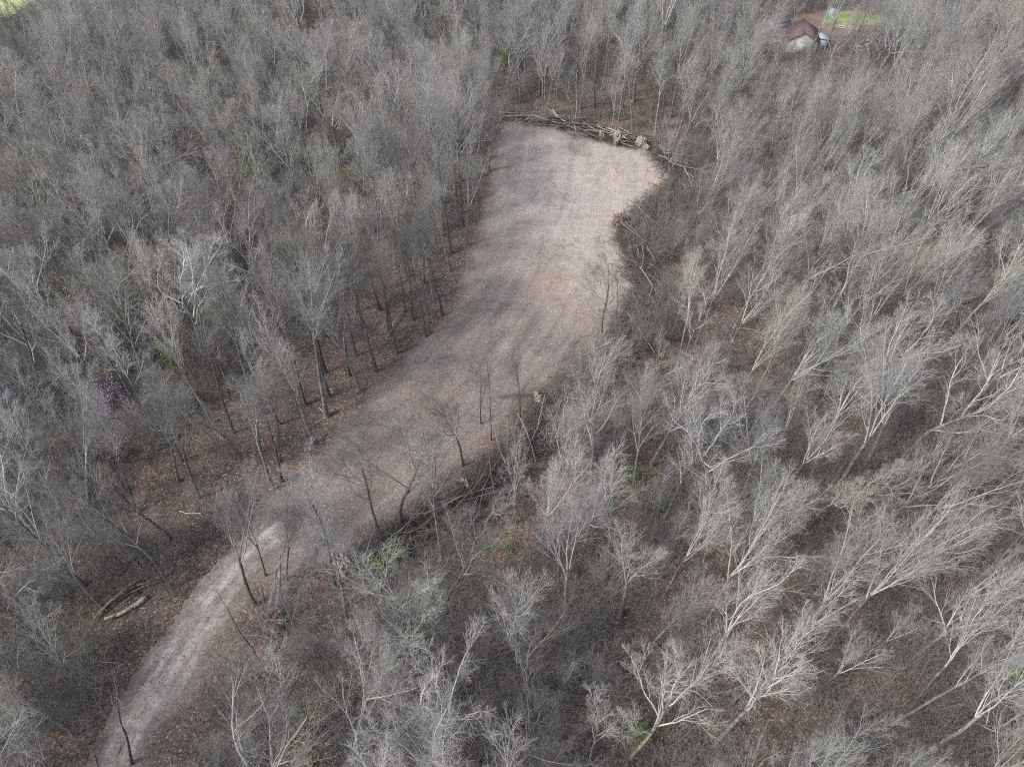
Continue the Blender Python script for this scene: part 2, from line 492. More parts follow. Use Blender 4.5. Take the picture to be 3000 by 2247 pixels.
def grow(seed, form, H):
    """returns trunk tubes (list) and crown tubes"""
    rng = np.random.default_rng(seed)
    trunks, crown = [], Tubes()
    z0 = np.zeros((1, 3))
    upv = np.array([[0, 0, 1.]])
    A = np.array
    def stem(base, d, length, r0, r1, wob, up, nseg=11):
        P = paths(rng, base, d, A([length]), nseg, wob, up)
        P[:, 0, 2] -= .25
        R = rads(A([r0]), A([r1]), nseg + 1)
        R[:, 0] *= 1.7
        R[:, 1] *= 1.08
        return P, R
    lead = []                                     # (P, R) of leader limbs that carry branches
    if form in ('straight', 'pole', 'bole'):
        r = H * (.0075 if form == 'pole' else .0122)
        P, R = stem(z0, upv, H * .90, r, .045, .03, .03, 13)
        trunks.append((P, R))
        k = 8 if form == 'pole' else int(rng.integers(10, 15))
        lo = {'straight': .40, 'pole': .55, 'bole': .58}[form]
        L1 = kids(rng, P, R, k, lo, 1.0, 16, 38, .22 if form == 'pole' else .29, .60, 6, .07, .07)
        lead.append(L1)
        ks = (6, 5, 5)
    elif form == 'vase':
        P, R = stem(z0, upv, H * rng.uniform(.42, .60), H * .0105, H * .0084, .035, .03, 8)
        trunks.append((P, R))
        L1 = kids(rng, P, R, int(rng.integers(3, 5)), .84, 1.0, 12, 24, .98, .62, 9, .065, .04, shape=0)
        crown.add(*L1, 6)
        lead.append(kids(rng, *L1, 6, .22, 1.0, 16, 36, .44, .62, 6, .08, .07))
        ks = (5, 5, 5)
    elif form == 'spread':
        P, R = stem(z0, upv, H * .42, H * .0135, H * .0105, .045, .03, 8)
        trunks.append((P, R))
        L1 = kids(rng, P, R, 5, .72, 1.0, 24, 52, 1.02, .56, 9, .12, .07, shape=.1)
        crown.add(*L1, 6)
        lead.append(kids(rng, *L1, 6, .25, 1.0, 24, 52, .42, .62, 6, .12, .08))
        ks = (5, 5, 5)
    elif form == 'crook':
        P, R = stem(z0, upv, H * .62, H * .0098, H * .006, .09, .07, 11)
        trunks.append((P, R))
        L1 = kids(rng, P, R, 7, .5, 1.0, 22, 55, .62, .64, 8, .16, .08)
        crown.add(*L1, 6)
        lead.append(kids(rng, *L1, 5, .25, 1.0, 22, 52, .40, .6, 5, .13, .07))
        ks = (5, 5, 5)
    elif form == 'multi':
        for q in range(3):
            az = q * 2.1 + rng.uniform(-.3, .3)
            d = A([[math.cos(az) * .13, math.sin(az) * .13, 1.]])
            P, R = stem(z0 + A([[math.cos(az) * .2, math.sin(az) * .2, 0]]), d, H * rng.uniform(.78, .9), H * .0080, .04, .035, .0, 12)
            trunks.append((P, R))
            lead.append(kids(rng, P, R, 9, .42, 1.0, 16, 38, .30, .58, 6, .08, .08))
        ks = (5, 5, 5)
    elif form == 'dead':
        P, R = stem(z0, upv, H * .92, H * .0085, .02, .06, .03, 12)
        trunks.append((P, R))
        L1 = kids(rng, P, R, 9, .35, 1.0, 35, 75, .22, .5, 5, .14, .02)
        crown.add(*L1, 5)
        crown.add(*kids(rng, *L1, 4, .3, 1.0, 30, 60, .4, .5, 3, .15, .0), 3)
        return trunks, crown
    for P, R in lead:
        crown.add(P, R, 5)
        thin = [1.0, .8, 1.2][seed % 3]
        a = kids(rng, P, R, ks[0], .2, 1.0, 18, 42, .52, .62, 4, .09, .06)
        a[1][:] = np.maximum(a[1], np.linspace(.016, .009, 5)[None])
        crown.add(*a, 4)
        b = kids(rng, *a, ks[1], .15, 1.0, 20, 46, .56, .62, 3, .10, .06)
        b[1][:] = np.maximum(b[1], np.linspace(.0095, .0065, 4)[None])
        crown.add(*b, 3)
        c = kids(rng, *b, max(3, int(round(ks[2] * thin))), .10, 1.0, 22, 50, .66, .7, 2, .12, .05)
        c[1][:] = np.linspace(.0064, .0036, 3)[None, :]
        crown.add(*c, 3)
    return trunks, crown

KINDS = [('straight', 20, 11), ('straight', 20, 12), ('straight', 20, 13), ('vase', 20, 21), ('vase', 20, 22), ('vase', 20, 23), ('vase', 20, 24),
         ('crook', 20, 31), ('crook', 20, 32), ('spread', 20, 41), ('spread', 20, 42), ('pole', 20, 51), ('pole', 20, 52), ('multi', 20, 61), ('dead', 20, 71),
         ('straight', 20, 14), ('straight', 20, 15), ('vase', 20, 25), ('vase', 20, 26), ('vase', 20, 27), ('crook', 20, 33), ('spread', 20, 43), ('pole', 20, 53), ('bole', 20, 81), ('bole', 20, 82), ('bole', 20, 83), ('multi', 20, 62)]
PROTO = []
for form, H, seed in KINDS:
    tr, cr = grow(seed, form, H)
    tms = [tube_mesh('trunk', Tubes().add(P, R, 9), M_TRUNK) for P, R in tr]
    V, L, S = cr.arrays()
    cm = mesh_from('crown', V, L, S, [M_LIMB, M_CROWN], mi=cr.limb_index())
    top = float(np.percentile(V[:, 2], 99.5))
    PROTO.append(dict(form=form, trunks=tms, crown=cm, top=top, tr=tr, cr=cr))
BYFORM = {}
for i, p in enumerate(PROTO):
    BYFORM.setdefault(p['form'], []).append(i)

def plant(pi, loc, H, tilt, spin, tone, name='bare_tree', wide=1.0):
    """one tree: Empty > trunk(s), crown"""
    p = PROTO[pi]
    o = obj(name, None)
    o.empty_display_size = .4
    o.location = loc
    s = H / p['top']
    o.scale = (s * wide, s * wide, s)
    q = Vector((0, 0, 1)).rotation_difference(Vector(tilt))
    o.rotation_mode = 'XYZ'
    o.rotation_euler = (q @ Quaternion((0, 0, 1), spin)).to_euler()
    for me in p['trunks']:
        obj('trunk', me, o, tone)
    obj('crown', p['crown'], o, tone)
    return o

def pileV(*pts):
    return polyV(pts)

# ------------------------------------------------------------------ ground, clearing, track, lawn
def grid_mesh(name, xs, ys, zf, m):
    X, Y = np.meshgrid(xs, ys)
    V = np.stack([X.ravel(), Y.ravel(), zf(X.ravel(), Y.ravel())], -1)
    nx, ny = len(xs), len(ys)
    i, j = np.meshgrid(np.arange(nx - 1), np.arange(ny - 1))
    a = (j * nx + i).ravel()
    L = np.stack([a, a + 1, a + nx + 1, a + nx], -1).ravel()
    return mesh_from(name, V, L, np.full(len(a), 4), m)

def far_axis(lo, hi, step, reach):
    core = np.arange(lo, hi + step / 2, step)
    out, s = [], step
    while sum(out) < reach:
        s *= 1.35
        out.append(s)
    c = np.cumsum(out)
    return np.concatenate([lo - c[::-1], core, hi + c])

gm = grid_mesh('ground', far_axis(-200, 200, 1.6, 5000), far_axis(-10, 320, 1.6, 5000), hgt, M_GROUND)
tag(obj('forest_floor', gm), 'brown leaf litter covering the floor of the woods', 'ground', kind='structure')

def patch(name, poly, step, lift, m, soil=None, jag=1.0):
    lo, hi = poly.min(0) - 2, poly.max(0) + 2
    xs, ys = np.arange(lo[0], hi[0], step), np.arange(lo[1], hi[1], step)
    X, Y = np.meshgrid(xs, ys)
    X, Y = X.ravel(), Y.ravel()
    sd = sdist(np.stack([X, Y], -1), poly) + (fbm(X, Y, 4.0, 9) - .5) * 2.4 * jag
    nx, ny = len(xs), len(ys)
    i, j = np.meshgrid(np.arange(nx - 1), np.arange(ny - 1))
    a = (j * nx + i).ravel()
    q = np.stack([a, a + 1, a + nx + 1, a + nx], -1)
    q = q[(sd[q] > 0).all(1)]
    used = np.unique(q)
    remap = np.full(nx * ny, -1)
    remap[used] = np.arange(len(used))
    X, Y, sd = X[used], Y[used], sd[used]
    rough = (fbm(X, Y, 2.2, 40) - .5) * .22 + (fbm(X, Y, .9, 44) - .5) * .10
    V = np.stack([X, Y, hgt(X, Y) + lift + (rough + .16) * sstep(0, 1.5, sd)], -1)
    me = mesh_from(name, V, remap[q].ravel(), np.full(len(q), 4), m)
    if soil is not None:
        at = me.color_attributes.new('soil', 'FLOAT_COLOR', 'POINT')
        at.data.foreach_set('color', np.ascontiguousarray(soil(X, Y, sd), np.float32).ravel())
        lat, alo = lanes(X, Y)
        la = me.attributes.new('lane', 'FLOAT_VECTOR', 'POINT')
        la.data.foreach_set('vector', np.ascontiguousarray(np.stack([lat * .55, alo * .045, alo * 0], -1), np.float32).ravel())
    o = obj(name, me)
    return o

ORANGE = [((905, 903), 1.5, 1.0), ((868, 862), 2.2, .75), ((968, 868), 2.4, .5), ((1205, 610), 3.2, .6), ((1150, 605), 2.0, .5),
          ((1420, 398), 2.6, .75), ((1180, 640), 3.0, .35), ((1250, 690), 4.0, .25), ((820, 935), 1.4, .4), ((1330, 545), 4.0, .22), ((560, 1290), 1.6, .25), ((1300, 470), 5.0, .15)]
SANDY = [((1300, 370), 26, 1.0), ((1370, 410), 18, .9), ((1240, 430), 20, .7), ((1290, 540), 15, .55), ((1220, 620), 13, .4), ((1190, 330), 14, .25), ((860, 900), 4.5, .5), ((1330, 620), 9, .5)]

def clearing_soil(X, Y, sd):
    n = fbm(X, Y, 7, 21)
    n2 = fbm(X, Y, 2.2, 31)
    s = np.zeros_like(X)
    for (vx, vy), r, k in SANDY:
        c = G(vx, vy)
        s += k * np.exp(-((X - c[0]) ** 2 + (Y - c[1]) ** 2) / (2 * (r * .55) ** 2))
    s = np.clip(s * (0.35 + 1.3 * n) + (n - .5) * .25, 0, 1)
    o = np.zeros_like(X)
    for (vx, vy), r, k in ORANGE:
        c = G(vx, vy)
        o += k * np.exp(-((X - c[0]) ** 2 + ((Y - c[1]) * .75) ** 2) / (2 * (r * .6) ** 2))
    o = np.clip(o * (.1 + 1.8 * n2) - .06, 0, 1)
    e = sstep(.1, 3.2, sd + (n2 - .5) * 2.5)
    # litter drifts that the blade left behind
    lat, alo = lanes(X, Y)
    e *= 1 - .5 * sstep(.54, .74, fbm(lat + 300, alo * .22, 1.9, 77)) * (1 - np.clip(s, 0, 1) * .7)
    return np.stack([s, o, e, np.ones_like(X)], -1)

tag(patch('clearing', CLEAR, .45, .03, M_SOIL, clearing_soil), 'scraped pinkish grey soil of the bulldozed clearing', 'clearing', kind='structure')
tag(patch('dirt_track', TRACK, .35, .10, M_TRACK, lambda X, Y, sd: np.stack([np.exp(-((np.abs(np.abs(lanes(X, Y)[0] + .3) - 1.05)) / .42) ** 2) * (.4 + .9 * fbm(X, Y, 3, 66)), sd * 0, sstep(-.4, 3.6, sd + (fbm(X, Y, 2.4, 3) - .5) * 4.0) * .92, sd * 0 + 1], -1), .9), 'pale packed dirt track leading into the clearing', 'track', kind='structure')
M_LAWN = plain_mat('lawn_grass', (0.12, 0.175, 0.055), (0.27, 0.29, 0.12), .22)
M_FIELD = plain_mat('field_grass', (0.30, 0.38, 0.14), (0.46, 0.50, 0.24), .05)
tag(patch('lawn', LAWN, .8, .05, M_LAWN), 'green lawn beside the barn', 'lawn', kind='structure')
tag(patch('grass_field', FIELD, 3.0, .06, M_FIELD), 'pale green field beyond the woods', 'field', kind='structure')
tag(patch('yard', YARD, .8, .02, plain_mat('yard_dirt', (0.11, 0.085, 0.07), (0.20, 0.155, 0.13), .3)), 'bare brown yard around the barn', 'yard', kind='structure')

# ------------------------------------------------------------------ where trees stand
PALE, GREY, DARK = (1.22, 1.22, 1.20), (1.0, 1.0, 1.0), (.62, .60, .59)
HEROES = [  # base V, top V, form, tone, wide
    ((1056, 372), (1052, 188), 'spread', (.75, .74, .73), 1.35), ((1008, 530), (1010, 292), 'vase', GREY, 1.0), ((1036, 472), (1030, 330), 'pole', DARK, .8),
    ((956, 685), (930, 440), 'bole', DARK, 1.05), ((919, 731), (880, 470), 'bole', DARK, 1.0), ((930, 724), (905, 500), 'pole', GREY, .9),
    ((891, 692), (860, 440), 'bole', DARK, 1.0), ((916, 613), (893, 400), 'bole', DARK, 1.0), ((859, 767), (800, 520), 'bole', DARK, 1.05),
    ((841, 725), (790, 490), 'bole', DARK, 1.0), ((876, 673), (840, 430), 'pole', DARK, .9), ((814, 805), (740, 540), 'bole', DARK, 1.05),
    ((779, 850), (700, 560), 'straight', GREY, .85), ((821, 670), (770, 450), 'bole', DARK, 1.0), ((711, 860), (640, 600), 'bole', DARK, 1.05),
    ((676, 964), (600, 650), 'vase', GREY, .9), ((661, 878), (600, 640), 'bole', DARK, 1.0), ((394, 997), (345, 820), 'crook', GREY, 1.0),
    ((387, 1042), (300, 800), 'straight', GREY, .9), ((521, 995), (440, 800), 'crook', GREY, .9), ((564, 980), (545, 700), 'vase', GREY, .9),
    ((593, 1060), (480, 790), 'vase', GREY, .9), ((608, 1042), (565, 800), 'bole', DARK, 1.0), ((607, 1000), (580, 790), 'pole', DARK, .9),
    ((147, 1120), (-60, 830), 'straight', PALE, .9), ((78, 1120), (-25, 930), 'crook', PALE, .9), ((195, 1095), (105, 760), 'vase', PALE, .85),
    ((373, 1271), (215, 1010), 'crook', DARK, .9), ((553, 1308), (425, 1040), 'vase', DARK, .85), ((575, 1246), (530, 1060), 'vase', DARK, .8),
    ((619, 1250), (618, 1062), 'vase', DARK, .8), ((583, 1470), (462, 1245), 'dead', DARK, .8), ((287, 1652), (250, 1470), 'dead', DARK, .9),
    ((868, 1140), (800, 890), 'crook', DARK, 1.2), ((833, 1185), (745, 960), 'crook', DARK, .8), ((948, 1120), (930, 940), 'pole', DARK, .8),
    ((1061, 955), (1050, 745), 'pole', DARK, .8), ((1123, 920), (1130, 740), 'vase', DARK, .7), ((1040, 920), (1010, 800), 'crook', DARK, .8),
    ((1301, 722), (1285, 560), 'crook', DARK, .9), ((1330, 702), (1340, 560), 'pole', DARK, .8), ((1000, 1010), (990, 800), 'crook', DARK, .8),
    ((1245, 266), (1243, 130), 'multi', PALE, 1.7), ((1366, 281), (1376, 95), 'bole', GREY, 1.35), ((1416, 287), (1428, 105), 'bole', PALE, 1.35),
    ((1320, 243), (1322, 90), 'vase', DARK, .9), ((1285, 233), (1283, 80), 'bole', DARK, 1.0), ((1202, 220), (1198, 95), 'vase', PALE, .9),
    ((1382, 248), (1388, 100), 'pole', DARK, .9), ((1425, 277), (1440, 90), 'bole', DARK, 1.0), ((1440, 470), (1455, 240), 'pole', GREY, 1.0),
    ((1150, 238), (1135, 120), 'crook', GREY, .9), ((1258, 205), (1256, 70), 'bole', DARK, 1.0), ((1345, 205), (1350, 60), 'vase', GREY, .9),
    ((1115, 470 + 660), (1085, 940), 'vase', PALE, .8), ((1170, 1190), (1190, 970), 'vase', PALE, .8), ((1262, 1180), (1330, 960), 'crook', PALE, .9),
    ((1120, 1470), (1118, 1190), 'straight', PALE, .85), ((910, 1420), (945, 1170), 'vase', PALE, 1.1),
]
NIND = 300
rng = random.Random(4)
nrg = np.random.default_rng(8)
places = []           # dicts: x,y,H,pi,tilt,spin,tone,wide,hero
for (b, t, form, tone, wide) in HEROES:
    B = G(*b)
    T = top_at(B, *t)
    d = T - B
    H = float(np.linalg.norm(d))
    places.append(dict(x=B[0], y=B[1], H=H, pi=rng.choice(BYFORM[form]), tilt=tuple(d / H), spin=rng.uniform(0, 6.28), tone=tone, wide=wide, hero=True))

# dart throwing over the visible ground
cell = {}
def near_ok(x, y, r):
    cx, cy = int(x // 4), int(y // 4)
    for i in range(-2, 3):
        for j in range(-2, 3):
            for (a, b, rr) in cell.get((cx + i, cy + j), ()):
                if (a - x) ** 2 + (b - y) ** 2 < (.5 * (r + rr)) ** 2:
                    return False
    return True
def put(x, y, r):
    cell.setdefault((int(x // 4), int(y // 4)), []).append((x, y, r))
for p in places:
    put(p['x'], p['y'], 3.4)

cand = np.stack([nrg.uniform(-215, 215, 80000), nrg.uniform(8, 300, 80000)], -1)
sdc, sdo, sdf, sdy, sdl = (sdist(cand, q) for q in (CLEAR, OPEN_FLOOR, FAR_OPEN, YARD, LAWN))
sds, sdg = sdist(cand, SCRAP), sdist(cand, FIELD)
dens = fbm(cand[:, 0], cand[:, 1], 16, 50)
def seen(x, y, H, mg=.07):
    for z in (0, H * .5, H):
        u, v, d = proj((x, y, z))
        if d > 1 and -mg * 2212 < u < (1 + mg) * 2212 and -mg * 1657 < v < (1 + mg) * 1657:
            return True
    return False
SPOTS = [(846, 1205), (1040, 1175), (1092, 1170), (1370, 1025), (1385, 1565), (2206, 1480), (382, 775), (535, 370), (552, 410), (262, 875), (28, 870), (1095, 140), (270, 1300)]
bvs = [proj((c[0], c[1], 0))[1] for c in cand]
csmall = nrg.random(len(cand)) < .30
cH = np.where(csmall, nrg.uniform(8, 13.5, len(cand)), nrg.uniform(15.5, 23, len(cand)) * (.9 + .2 * dens) * np.where(cand[:, 0] > 6, 1.08, 1.0))
# ground that a tree's crown hides from where the photo was taken: the clearing stays open to view
hide_c = np.full(len(cand), -1e9); hide_o = hide_c.copy(); hide_w = hide_c.copy()
idx = np.where((sdc < -1) & (np.abs(cand[:, 0]) < 70) & (cand[:, 1] < 200))[0]
for f in (.45, .62, .8, 1.0):
    k = CAM_H / (CAM_H - cH[idx] * f)
    q = cand[idx] * k[:, None]
    hide_c[idx] = np.maximum(hide_c[idx], sdist(q, CLEAR))
    if f > .5:
        hide_o[idx] = np.maximum(hide_o[idx], sdist(q, OPEN_FLOOR))
    hide_w[idx] = np.maximum(hide_w[idx], sdist(q, FAR_OPEN))
for i in range(len(cand)):
    x, y = cand[i]
    if sdc[i] > -1.6 or sdo[i] > 0 and rng.random() < .93 or sdf[i] > 0 and rng.random() < .72 or sdy[i] > -1 or sdl[i] > -2 or sdg[i] > -3 or sds[i] > -1:
        continue
    if abs(x) > 60 + y * .85:
        continue
    small, H = bool(csmall[i]), float(cH[i])
    strip = sdc[i] > -15 and x < 8 and 48 < y < 150
    if strip and small:
        continue
    if sdc[i] > -5.5 and x > 4 and y < 140:
        continue
    if not seen(x, y, H):
        continue
    if (hide_c[i] > .5 or hide_o[i] > 1) and rng.random() < (.95 if y > 44 else .88) or (hide_c[i] > -5.5 and x > 2 and y > 52) and rng.random() < .85 or hide_w[i] > -3 and y < 165 and rng.random() < .9:
        continue
    tu, tv, td = proj((x, y, H))
    mu, mv, _ = proj((x, y, H * .5))
    hid = False
    for gx, gy in SPOTS:
        if bvs[i] > gy - 6:
            f = min(1, max(0, ((gx - mu) * (tu - mu) + (gy - mv) * (tv - mv)) / ((tu - mu) ** 2 + (tv - mv) ** 2 + 1e-6)))
            hid = hid or math.hypot(gx - mu - f * (tu - mu), gy - mv - f * (tv - mv)) < 3.4 * 1534 / td
    if hid and rng.random() < .85:
        continue
    bu, bv, _ = proj((x, y, 0))
    if any(x0 < tu < x1 and tv < yb and bv > yt - 4 for x0, x1, yt, yb in ((1640, 1840, 40, 112), (1755, 1965, 22, 64), (1840, 1945, 84, 124), (-80, 60, -60, 45))) and rng.random() < (.95 if x < 0 else .93 + .05 * (tu < 1800)):
        continue
    r = 3.3 if strip else (2.9 if small else 3.85) * (1.30 - .5 * dens[i])
    if not near_ok(x, y, r):
        continue
    put(x, y, r)
    right = x > 5
    form = rng.choices(['straight', 'vase', 'crook', 'spread', 'pole', 'multi', 'dead'],
                       ([26, 44, 6, 5, 12, 5, 1] if right else [22, 32, 18, 12, 9, 4, 2]))[0]
    if small:
        form = rng.choice(['pole', 'vase', 'straight', 'crook', 'straight'])
    if strip:
        form = rng.choice(['bole', 'bole', 'bole', 'vase', 'pole'])
    tone = rng.choices([PALE, GREY, DARK], [10, 45, 45] if strip else [50, 38, 12] if right else [24, 46, 30])[0]
    az, ti = rng.uniform(0, 6.28), abs(rng.gauss(0, .055))
    lean = .10 if x > 12 else 0.0
    if strip:
        H *= 1.12
    places.append(dict(x=x, y=y, H=H, pi=rng.choice(BYFORM[form]), tilt=(math.cos(az) * ti + lean, math.sin(az) * ti, 1), spin=rng.uniform(0, 6.28),
                       tone=tone, wide=rng.uniform(.85, 1.15), hero=False))
for p in places:
    u, v, d = proj((p['x'], p['y'], p['H'] * .7))
    p['u'], p['v'], p['d'] = u, v, d
    inside = -60 < u < 2272 and -60 < v < 1717
    p['key'] = (0 if p['hero'] else 1, 0 if inside else 1, d / p['H'] ** .6)
places.sort(key=lambda p: p['key'])
solo, rest = places[:NIND], places[NIND:]
print('trees', len(places), 'rest', len(rest))

# ------------------------------------------------------------------ things lying about: landmarks used in the labels
LAND = []             # (words, V x, V y)

def drop(x, y, dz=0.0):
    return (float(x), float(y), float(hgt(x, y)) + dz)

def log_path(a, b, r0, r1, n=7, bend=.15, seed=0):
    g = np.random.default_rng(seed)
    t = np.linspace(0, 1, n)[:, None]
    P = np.asarray(a)[None] * (1 - t) + np.asarray(b)[None] * t
    P = P + g.normal(0, 1, (1, 3)) * bend * np.sin(math.pi * t) + g.normal(0, .03, (n, 3))
    return P, np.linspace(r0, r1, n) * g.uniform(.93, 1.07, n)

def make_log(name, a, b, r0, r1, label, group=None, m=None, seed=0, stubs=2, bend=.2, tone=GREY, cat='log'):
    a, b = np.array(a, float), np.array(b, float)
    P, R = log_path(np.zeros(3), b - a, r0, r1, 8, bend, seed)
    tb = Tubes().add(P, R, 9, True)
    g = np.random.default_rng(seed + 5)
    o = obj(name, tube_mesh('log', tb, m or M_LOG), None, tone)
    o.location = a
    tag(o, label, cat, group)
    for _ in range(stubs):
        i = int(g.integers(3, 7))
        d = unit(unit(b - a) * .7 + g.normal(0, .6, 3))
        d[2] = abs(d[2])
        L = g.uniform(.5, 1.6)
        q = np.stack([P[i], P[i] + d * L * .5, P[i] + d * L + g.normal(0, .08, 3)])
        obj('branch_stub', tube_mesh('branch_stub', Tubes().add(q, np.array([R[i] * .5, R[i] * .35, R[i] * .2]), 6, True), m or M_LOG), o, tone)
    return o

def lump(seed, rx, ry, rz, m, jag=.3, sub=4, name='root_plate'):
    import bmesh
    bm = bmesh.new()
    bmesh.ops.create_icosphere(bm, subdivisions=sub, radius=1)
    V = np.array([v.co for v in bm.verts])
    n = (vnoise(V[:, 0] * 3 + seed, V[:, 1] * 3 + V[:, 2] * 2.3, 1.1, seed) - .5) * jag * 1.6 + (vnoise(V[:, 0] * 9, V[:, 1] * 9 + V[:, 2] * 7, 1.2, seed + 3) - .5) * jag
    n += (vnoise(V[:, 0] * 22, V[:, 1] * 22 + V[:, 2] * 19, 1.2, seed + 9) - .5) * jag * .5
    V = V * (1 + n)[:, None] * np.array([rx, ry, rz])
    for v, c in zip(bm.verts, V):
        v.co = c
    me = bpy.data.meshes.new(name)
    bm.to_mesh(me)
    bm.free()
    me.polygons.foreach_set('use_smooth', np.zeros(len(me.polygons), bool))
    me.materials.append(m)
    return me

def roots_of(g, n, r, depth, m, parent, face):
    """root arms that stick out of a root plate; face = outward normal"""
    f = unit(np.array(face, float))
    A = unit(np.cross(f, [0, 0, 1.]))
    B = np.cross(f, A)
    for k in range(n):
        az = k * 6.28 / n + g.uniform(-.3, .3)
        d = unit((A * math.cos(az) + B * math.sin(az)) * 1.0 + f * g.uniform(-.1, .6))
        p0 = d * r * .45
        P = paths(g, p0[None], d[None], np.array([r * g.uniform(.7, 1.25)]), 5, .22, -.02)
        obj('root', tube_mesh('root', Tubes().add(P, rads(np.array([.075]), np.array([.015]), 6), 5), m), parent)

def uprooted(base, direction, length, plate_r, label, pi, m, seed, lift=.6, tone=GREY, group=None, rise=.03):
    """a pushed-over tree: root plate standing on edge, trunk and crown lying away from it"""
    g = np.random.default_rng(seed)
    t = thing('uprooted_tree', label, 'uprooted tree', drop(base[0], base[1], lift), group)
    d = np.array([direction[0], direction[1], 0.])
    d = unit(d)
    me = lump(seed, plate_r * .45, plate_r * .95, plate_r * .85, m, .52, 5)
    o = obj('root_plate', me, t)
    o.rotation_euler = (0, 0, math.atan2(d[1], d[0]))
    roots_of(g, 14, plate_r * 1.05, .5, M_LOG, o, (-1, 0, 0))
    p = PROTO[pi]
    s = length / p['top']
    q = Vector((0, 0, 1)).rotation_difference(Vector((d[0], d[1], rise)))
    rot = (q @ Quaternion((0, 0, 1), g.uniform(0, 6))).to_euler()
    for me in p['trunks']:
        c = obj('trunk', me, t, tone)
        c.scale = (s, s, s); c.rotation_euler = rot
    c = obj('crown', p['crown'], t, tone)
    c.scale = (s * .75, s * .75, s); c.rotation_euler = rot
    return t

def felled(base, direction, length, pi, label, group, seed, rise=.06, lift=.35, tone=DARK, squash=.55):
    g = np.random.default_rng(seed)
    p = PROTO[pi]
    t = thing('felled_tree', label, 'felled tree', drop(base[0], base[1], lift), group)
    d = Vector((direction[0], direction[1], rise)).normalized()
    q = Vector((0, 0, 1)).rotation_difference(d)
    s = length / p['top']
    t.rotation_euler = (q @ Quaternion((0, 0, 1), g.uniform(0, 6))).to_euler()
    t.scale = (s * squash, s * squash, s)
    for me in p['trunks']:
        obj('trunk', me, t, tone)
    obj('crown', p['crown'], t, tone)
    return t

def dirV(a, b):
    d = G(*b)[:2] - G(*a)[:2]
    return d / np.linalg.norm(d)

# windrow of logs across the head of the clearing
HEAD = [G(1095, 256)[:2], G(1180, 262)[:2], G(1250, 280)[:2], G(1330, 298)[:2], G(1405, 312)[:2]]
hl = np.concatenate([[0], np.cumsum([np.linalg.norm(HEAD[i + 1] - HEAD[i]) for i in range(4)])])
def along(t):
    s = t * hl[-1]
    i = min(int(np.searchsorted(hl, s, 'right') - 1), 3)
    f = (s - hl[i]) / (hl[i + 1] - hl[i])
    d = unit(HEAD[i + 1] - HEAD[i])
    return HEAD[i] * (1 - f) + HEAD[i + 1] * f, d
lg = np.random.default_rng(77)
for k in range(76):
    t = lg.uniform(.03, .97)
    c, d = along(t)
    n = np.array([-d[1], d[0]])
    off = lg.normal(.4, 1.1)
    L = lg.uniform(5, 12)
    yaw = lg.normal(0, .34)
    dd = np.array([d[0] * math.cos(yaw) - d[1] * math.sin(yaw), d[0] * math.sin(yaw) + d[1] * math.cos(yaw)])
    c = c + n * off
    z = .25 + max(0, 2.1 - abs(off) * .75) * lg.uniform(0.1, 1)
    a, b = c - dd * L / 2, c + dd * L / 2
    r = lg.uniform(.06, .20)
    make_log('log', drop(*a, z), drop(*b, max(.2, z + lg.normal(0, .35))), r, r * .6,
             'grey felled log stacked lengthwise in the windrow across the head of the clearing', 'logs in the windrow at the head of the clearing',
             M_LOG, 900 + k, int(lg.integers(0, 3)), .25, [(.8, .78, .76), (.5, .48, .47), (1.15, 1.13, 1.1), (.38, .36, .35)][k % 4])
LAND.append(('the long log windrow', 1250, 275))

# uprooted trees with root plates
plates = [((1332, 304), (1, .22), 8, 1.55, 3, M_CLAY, 'uprooted tree with the largest pale root plate facing the clearing from the log windrow'),
          ((1386, 316), (.8, .55), 8, 1.45, 4, M_CLAY, 'uprooted tree with grey root plate at the right end of the log windrow'),
          ((1298, 296), (-1, -.1), 8, .95, 5, M_CLAY, 'uprooted tree with small round root plate left of the biggest plate in the log windrow'),
          ((1230, 276), (-1, .1), 9, .85, 6, M_CLAY, 'uprooted tree with pale root knob in the middle of the log windrow'),
          ((1262, 275), (-1, .2), 7, .75, 0, M_CLAY, 'uprooted tree with root knob beside the pale multi-stemmed tree'),
          ((1405, 303), (.6, -.4), 6, .6, 1, M_CLAY, 'uprooted tree with tan cut butt behind the right end of the log windrow'),
          ((1340, 485), (.45, -1), 9, 1.6, 3, M_REDCLAY, 'uprooted tree with brown root plate at the corner where the clearing narrows'),
          ((1162, 868), (.9, .55), 8, .85, 4, M_CLAY, 'uprooted tree with tan root end poking from the brush heap beside the clearing'),
          ((1368, 700), (.8, .5), 8, .8, 21, M_CLAY, 'uprooted tree with pale root knob on the right side of the clearing below its narrowing'),
          ((1005, 1052), (.8, .4), 7, .75, 4, M_CLAY, 'uprooted tree with brown root end in the brush heap behind the slender dark trees'),
          ((742, 1228), (.75, .65), 8, 1.55, 7, M_CLAY, 'uprooted tree with tan root plate in front of the bright green shrub')]
for k, (b, d, L, r, pi, m, lab) in enumerate(plates):
    uprooted(G(*b), d, L, r, lab, pi, m, 300 + k, r * .62, [GREY, DARK][k > 5] if k != 6 else (.5, .48, .47))
